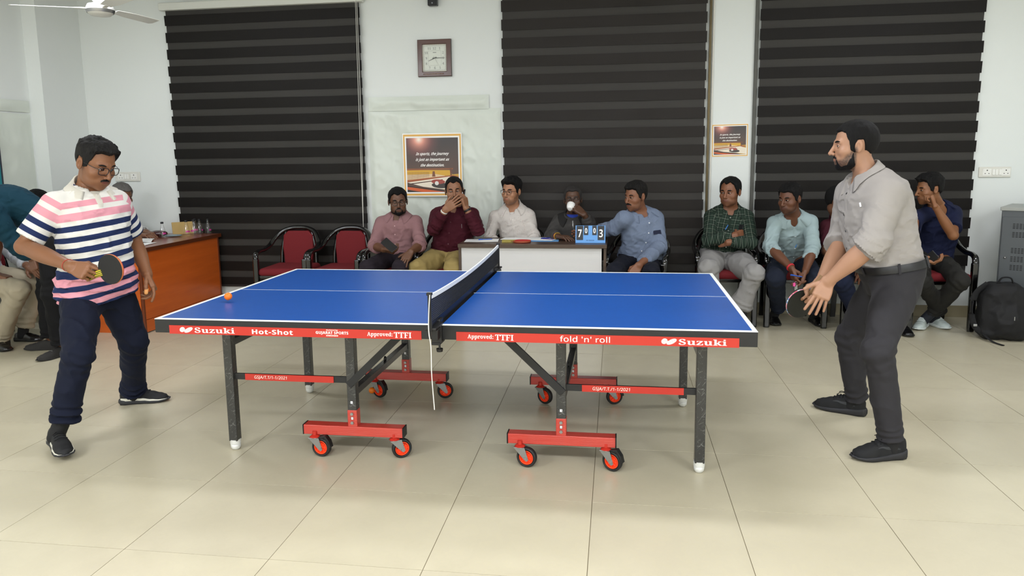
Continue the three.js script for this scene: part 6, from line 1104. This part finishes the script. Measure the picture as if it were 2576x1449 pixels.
{   // pale blue shirt, leaning forward
  const p = seated({ seat: [2.3, -2.86], label: 'man in a pale blue shirt leaning forward with his hands together', skin: 0x6f442c, bulk: 1.1, face: [-46, 8, 0], gaze: [-16, -4], headShape: { wide: 1.03 }, lips: 0x54302a, hair: 0x0a0909, hairStyle: { front: 0.058, top: 0.02, short: 0.008, rough: 0.004 }, stubble: 0.4,
    j: { head: [2.197, 1.118, -2.5], neck: [2.251, 0.963, -2.6], mid: [2.327, 0.672, -2.86], shR: [2.091, 0.902, -2.6], shL: [2.408, 0.916, -2.6], elR: [2.059, 0.706, -2.52], wrR: [2.185, 0.567, -2.28], elL: [2.401, 0.711, -2.5], wrL: [2.295, 0.542, -2.28], knR: [2.072, 0.474, -2.32], anR: [2.186, 0.137, -2.72], knL: [2.388, 0.471, -2.32], anL: [2.503, 0.136, -2.72], heelR: [2.17, 0, -2.86], toeR: [2.15, 0, -2.6], heelL: [2.5, 0, -2.86], toeL: [2.54, 0, -2.6] },
    hands: { R: { dir: [0.25, -0.9, 0.2], palm: [0.9, 0.2, -0.2], pose: 'hold' }, L: { dir: [-0.25, -0.92, 0.2], palm: [-0.9, 0.1, -0.25], pose: 'hold' } },
    shirt: { mat: flat(0x94a6a8), sleeve: 1.86, placket: { from: 0.92, to: 0.2, buttons: [0.82, 0.62, 0.42], button: M(0xdfe6e6, 0.4) }, patch: [[0.66, 0.05, 0.006, 0.04, 0.006, M(0x3f8fe0, 0.4), 'badge_cord', -0.3]] }, trousers: { mat: flat(0x161c2a), wide: 1.06 } });
  watchOn(p, 'R', M(0xb3202a, 0.6), 'wrist_thread', 0.96, 0.006);
  const pn = pen('pen with a blue tip between the fingers of the man in pale blue', 0, 0, 0, 0, penBlue), c = [2.209, 0.515, -2.2]; pn.position.set(...c); pn.rotation.set(0.2, 0.5, -0.3);
  const k = thing('key_ring', 'pink key tag with keys hanging from the hands of the man in pale blue', 'keys', [2.194, 0.444, -2.2]); part(k, 'tag', [box(0.02, 0.03, 0.008, 0, 0, 0, 0.003)], M(0xd4488c, 0.4)); part(k, 'key', [box(0.01, 0.035, 0.002, 0.02, -0.022, 0, 0.0008), box(0.009, 0.03, 0.002, 0.008, -0.03, 0.004, 0.0008)], zinc); part(k, 'ring', [new THREE.TorusGeometry(0.01, 0.0014, 8, 20).translate(0.012, 0.014, 0)], zinc);
}
{   // mostly behind the bearded player
  seated({ seat: [2.93, -2.86], label: 'person in maroon half hidden behind the bearded player, face turned aside', skin: 0x7a5038, bulk: 1.05, face: [62, 14, 0], lips: 0x5d3029, hair: 0x0a0909, hairStyle: { front: 0.06, top: 0.018, short: 0.01 }, stubble: 0.2,
    j: { head: [2.64, 1.079, -2.66], neck: [2.676, 0.922, -2.76], shR: [2.552, 0.866, -2.7], shL: [2.878, 0.865, -2.86], elR: [2.535, 0.668, -2.58], wrR: [2.676, 0.6, -2.4], elL: [2.907, 0.654, -2.7], wrL: [2.816, 0.577, -2.45], knR: [2.611, 0.434, -2.36], knL: [2.902, 0.438, -2.36], toeL: [3.13, 0, -2.3], heelL: [3.14, 0, -2.57], anL: [3.14, 0.1, -2.52] },
    hands: { R: { dir: [0.6, -0.5, 0.5], palm: [0, -1, -0.3] }, L: { dir: [-0.4, -0.6, 0.5], palm: [0, -1, -0.3] } },
    shirt: { mat: flat(0x3a0f1a), sleeve: 1.85 }, trousers: { mat: flat(0x141b30) } });
}
{   // navy polo, fist at the cheek
  const sneaker = { upperMat: M(0xb9c4c0, 0.7), soleMat: M(0xcfd6d2, 0.6), laces: true, laceMat: M(0xdfe5e2, 0.7), sock: M(0x20242c, 0.8), sole: [0.04, 0.04, 0.034, 0.03, 0.027, 0.024, 0.022, 0.022, 0.024] };
  seated({ seat: [3.47, -2.86], label: 'man in a navy polo and pale sneakers resting a fist against his cheek', skin: 0x96633f, bulk: 1.04, face: [-80, 6, 0], gaze: [-4, 0], headShape: { nose: 1.15 }, lips: 0x74423a, hair: 0x0c0b0a, hairStyle: { front: 0.062, top: 0.024, short: 0.01, quiff: 0.01, rough: 0.006 }, stubble: 0.2,
    j: { head: [3.361, 1.18, -2.72], neck: [3.457, 1.029, -2.78], mid: [3.595, 0.738, -2.95], shR: [3.234, 0.944, -2.66], shL: [3.655, 0.968, -2.9], elR: [3.175, 0.705, -2.58], wrR: [3.186, 0.632, -2.32], elL: [3.527, 0.804, -2.6], wrL: [3.359, 1.044, -2.56], knR: [3.211, 0.465, -2.36], knL: [3.502, 0.465, -2.36], anR: [3.512, 0.145, -2.7], anL: [3.431, 0.149, -2.64], heelR: [3.46, 0.0, -2.84], toeR: [3.55, 0, -2.6], heelL: [3.42, 0.0, -2.76], toeL: [3.27, 0, -2.56] },
    hands: { L: { dir: [-0.25, 0.9, -0.25], palm: [-0.9, -0.2, -0.3], pose: 'fist' }, R: { dir: [0.75, -0.1, 0.5], palm: [0, 0.9, -0.3], pose: 'hold' } },
    shoes: sneaker, shirt: { name: 'polo_shirt', mat: flat(0x141a36), sleeve: 0.72, fat: 0.006, hem: 0.1 }, trousers: { mat: flat(0x23221f), ankle: 0.055, wide: 0.98 } });
  phone('phone lying in the hand of the man in the navy polo', [3.22, 0.651, -2.26], [0.3, 0.6, 0.6], [0.75, 0.5, -0.1]);
}
// ------------------------------------------------------------------ the group at the edge of the picture
seated({ seat: [-4.34, -1.35], seatYaw: 90, label: 'person in beige trousers on a chair at the side wall, half out of view', skin: 0x80553b, bulk: 1.08, face: [80, 5, 0], hair: 0x0c0b0a, hairStyle: { front: 0.06, top: 0.018, short: 0.008 }, lips: 0x5d3029, stubble: 0.3,
  j: { head: [-4.44, 1.17, -1.34], neck: [-4.46, 1.0, -1.34], shL: [-4.46, 0.94, -1.52], shR: [-4.46, 0.94, -1.16], elL: [-4.3, 0.72, -1.6], wrL: [-4.08, 0.63, -1.5], elR: [-4.3, 0.71, -1.08], wrR: [-4.1, 0.62, -1.2], knR: [-3.914, 0.501, -1.2], knL: [-4.067, 0.509, -1.55], anR: [-4.2, 0.1, -1.25], anL: [-4.194, 0.134, -1.5], heelR: [-4.27, 0, -1.24], toeR: [-4.02, 0, -1.16], heelL: [-4.27, 0, -1.48], toeL: [-4.02, 0, -1.5] },
  hands: { L: { dir: [0.8, -0.3, 0.2], palm: [0, -1, 0] }, R: { dir: [0.8, -0.3, -0.2], palm: [0, -1, 0] } },
  shirt: { mat: flat(0xb9bcc0), sleeve: 1.8 }, trousers: { mat: flat(0xa39983), wide: 1.1, ankle: 0.078 } });
seated({ seat: [-4.36, -2.15], seatYaw: 90, label: 'dark-haired person on a chair behind the bending man, only the hair in view', skin: 0x80553b, face: [95, 20, 0], hair: 0x0c0b0a, hairStyle: { front: 0.06, top: 0.018, short: 0.008 }, lips: 0x5d3029,
  j: { head: [-4.549, 1.111, -2.2], neck: [-4.52, 0.98, -2.17], shL: [-4.5, 0.92, -2.35], shR: [-4.5, 0.92, -1.99], elL: [-4.34, 0.7, -2.4], wrL: [-4.1, 0.64, -2.3], elR: [-4.34, 0.7, -1.94], wrR: [-4.1, 0.64, -2.04] },
  hands: { L: { dir: [0.8, -0.3, 0.2], palm: [0, -1, 0] }, R: { dir: [0.8, -0.3, -0.2], palm: [0, -1, 0] } }, shirt: { mat: flat(0x1b1d24), sleeve: 1.85 }, trousers: { mat: flat(0x1a1a1c) } });
seated({ seat: [-4.28, -2.72], seatYaw: 90, label: 'grey-haired person in a white shirt seated behind the brown desk', skin: 0x8a5d42, bulk: 1.05, face: [70, 14, 0], hair: 0x6b6864, hairStyle: { front: 0.06, top: 0.016, short: 0.012, rough: 0.004 }, lips: 0x6a3d33,
  j: { head: [-4.028, 1.157, -2.66], neck: [-4.2, 1.0, -2.7], shL: [-4.2, 0.94, -2.88], shR: [-4.18, 0.94, -2.5], elL: [-4.0, 0.77, -2.9], wrL: [-3.82, 0.8, -2.68], elR: [-3.98, 0.8, -2.42], wrR: [-3.78, 0.8, -2.5] },
  hands: { L: { dir: [0.8, -0.1, 0.3], palm: [0, -1, 0] }, R: { dir: [0.9, -0.1, -0.1], palm: [0, -1, 0] } }, shirt: { mat: flat(0xc9cac8), sleeve: 1.8 }, trousers: { mat: flat(0x2a2a2e) } });
{
  const suede = M(0x242220, 0.85);
  makePerson({ label: 'man in a teal jacket and black trousers bending away at the picture edge', skin: 0x7a5038, bulk: 1.1, face: [-100, 55, 0], hair: 0x0c0b0a, hairStyle: { front: 0.06, top: 0.018, short: 0.008 }, lips: 0x5d3029,
    j: { head: [-4.151, 1.051, -1], neck: [-3.984, 1.17, -1.02], mid: [-3.684, 1.315, -1.1], pelvis: [-3.605, 0.933, -1.2], shL: [-3.733, 1.137, -0.86], shR: [-4.076, 1.156, -1.22], elL: [-3.649, 0.904, -0.92], wrL: [-3.625, 0.78, -1.04], elR: [-4.175, 0.83, -1.3], wrR: [-4.24, 0.602, -1.3], hipL: [-3.484, 0.871, -1.1], hipR: [-3.698, 0.871, -1.3], knL: [-3.498, 0.502, -1.06], knR: [-3.738, 0.489, -1.28], anL: [-3.5, 0.1, -1.1], anR: [-3.74, 0.1, -1.27], heelL: [-3.49, 0, -1.17], toeL: [-3.56, 0, -0.91], heelR: [-3.69, 0, -1.28], toeR: [-3.95, 0, -1.23] },
    hands: { L: { dir: [0.25, -0.95, 0.05], palm: [0.3, -0.1, -0.9], pose: 'relaxed' }, R: { dir: [0, -1, 0], palm: [0.9, 0, 0.2] } },
    shirt: { name: 'jacket', mat: flat(0x08303e), hem: 0.14, sleeve: 1.86, fat: 0.006, off: 0.012, v: 0, collar: {} }, trousers: { waist: 0.24, mat: flat(0x0d0d0f), wide: 1.05, ankle: 0.066 }, shoes: { upperMat: suede, soleMat: suede, ornament: true, top: trouserShoe.top, sole: [0.014, 0.014, 0.013, 0.012, 0.012, 0.012, 0.012, 0.012, 0.014] } });
}

renderer.render(scene, camera);
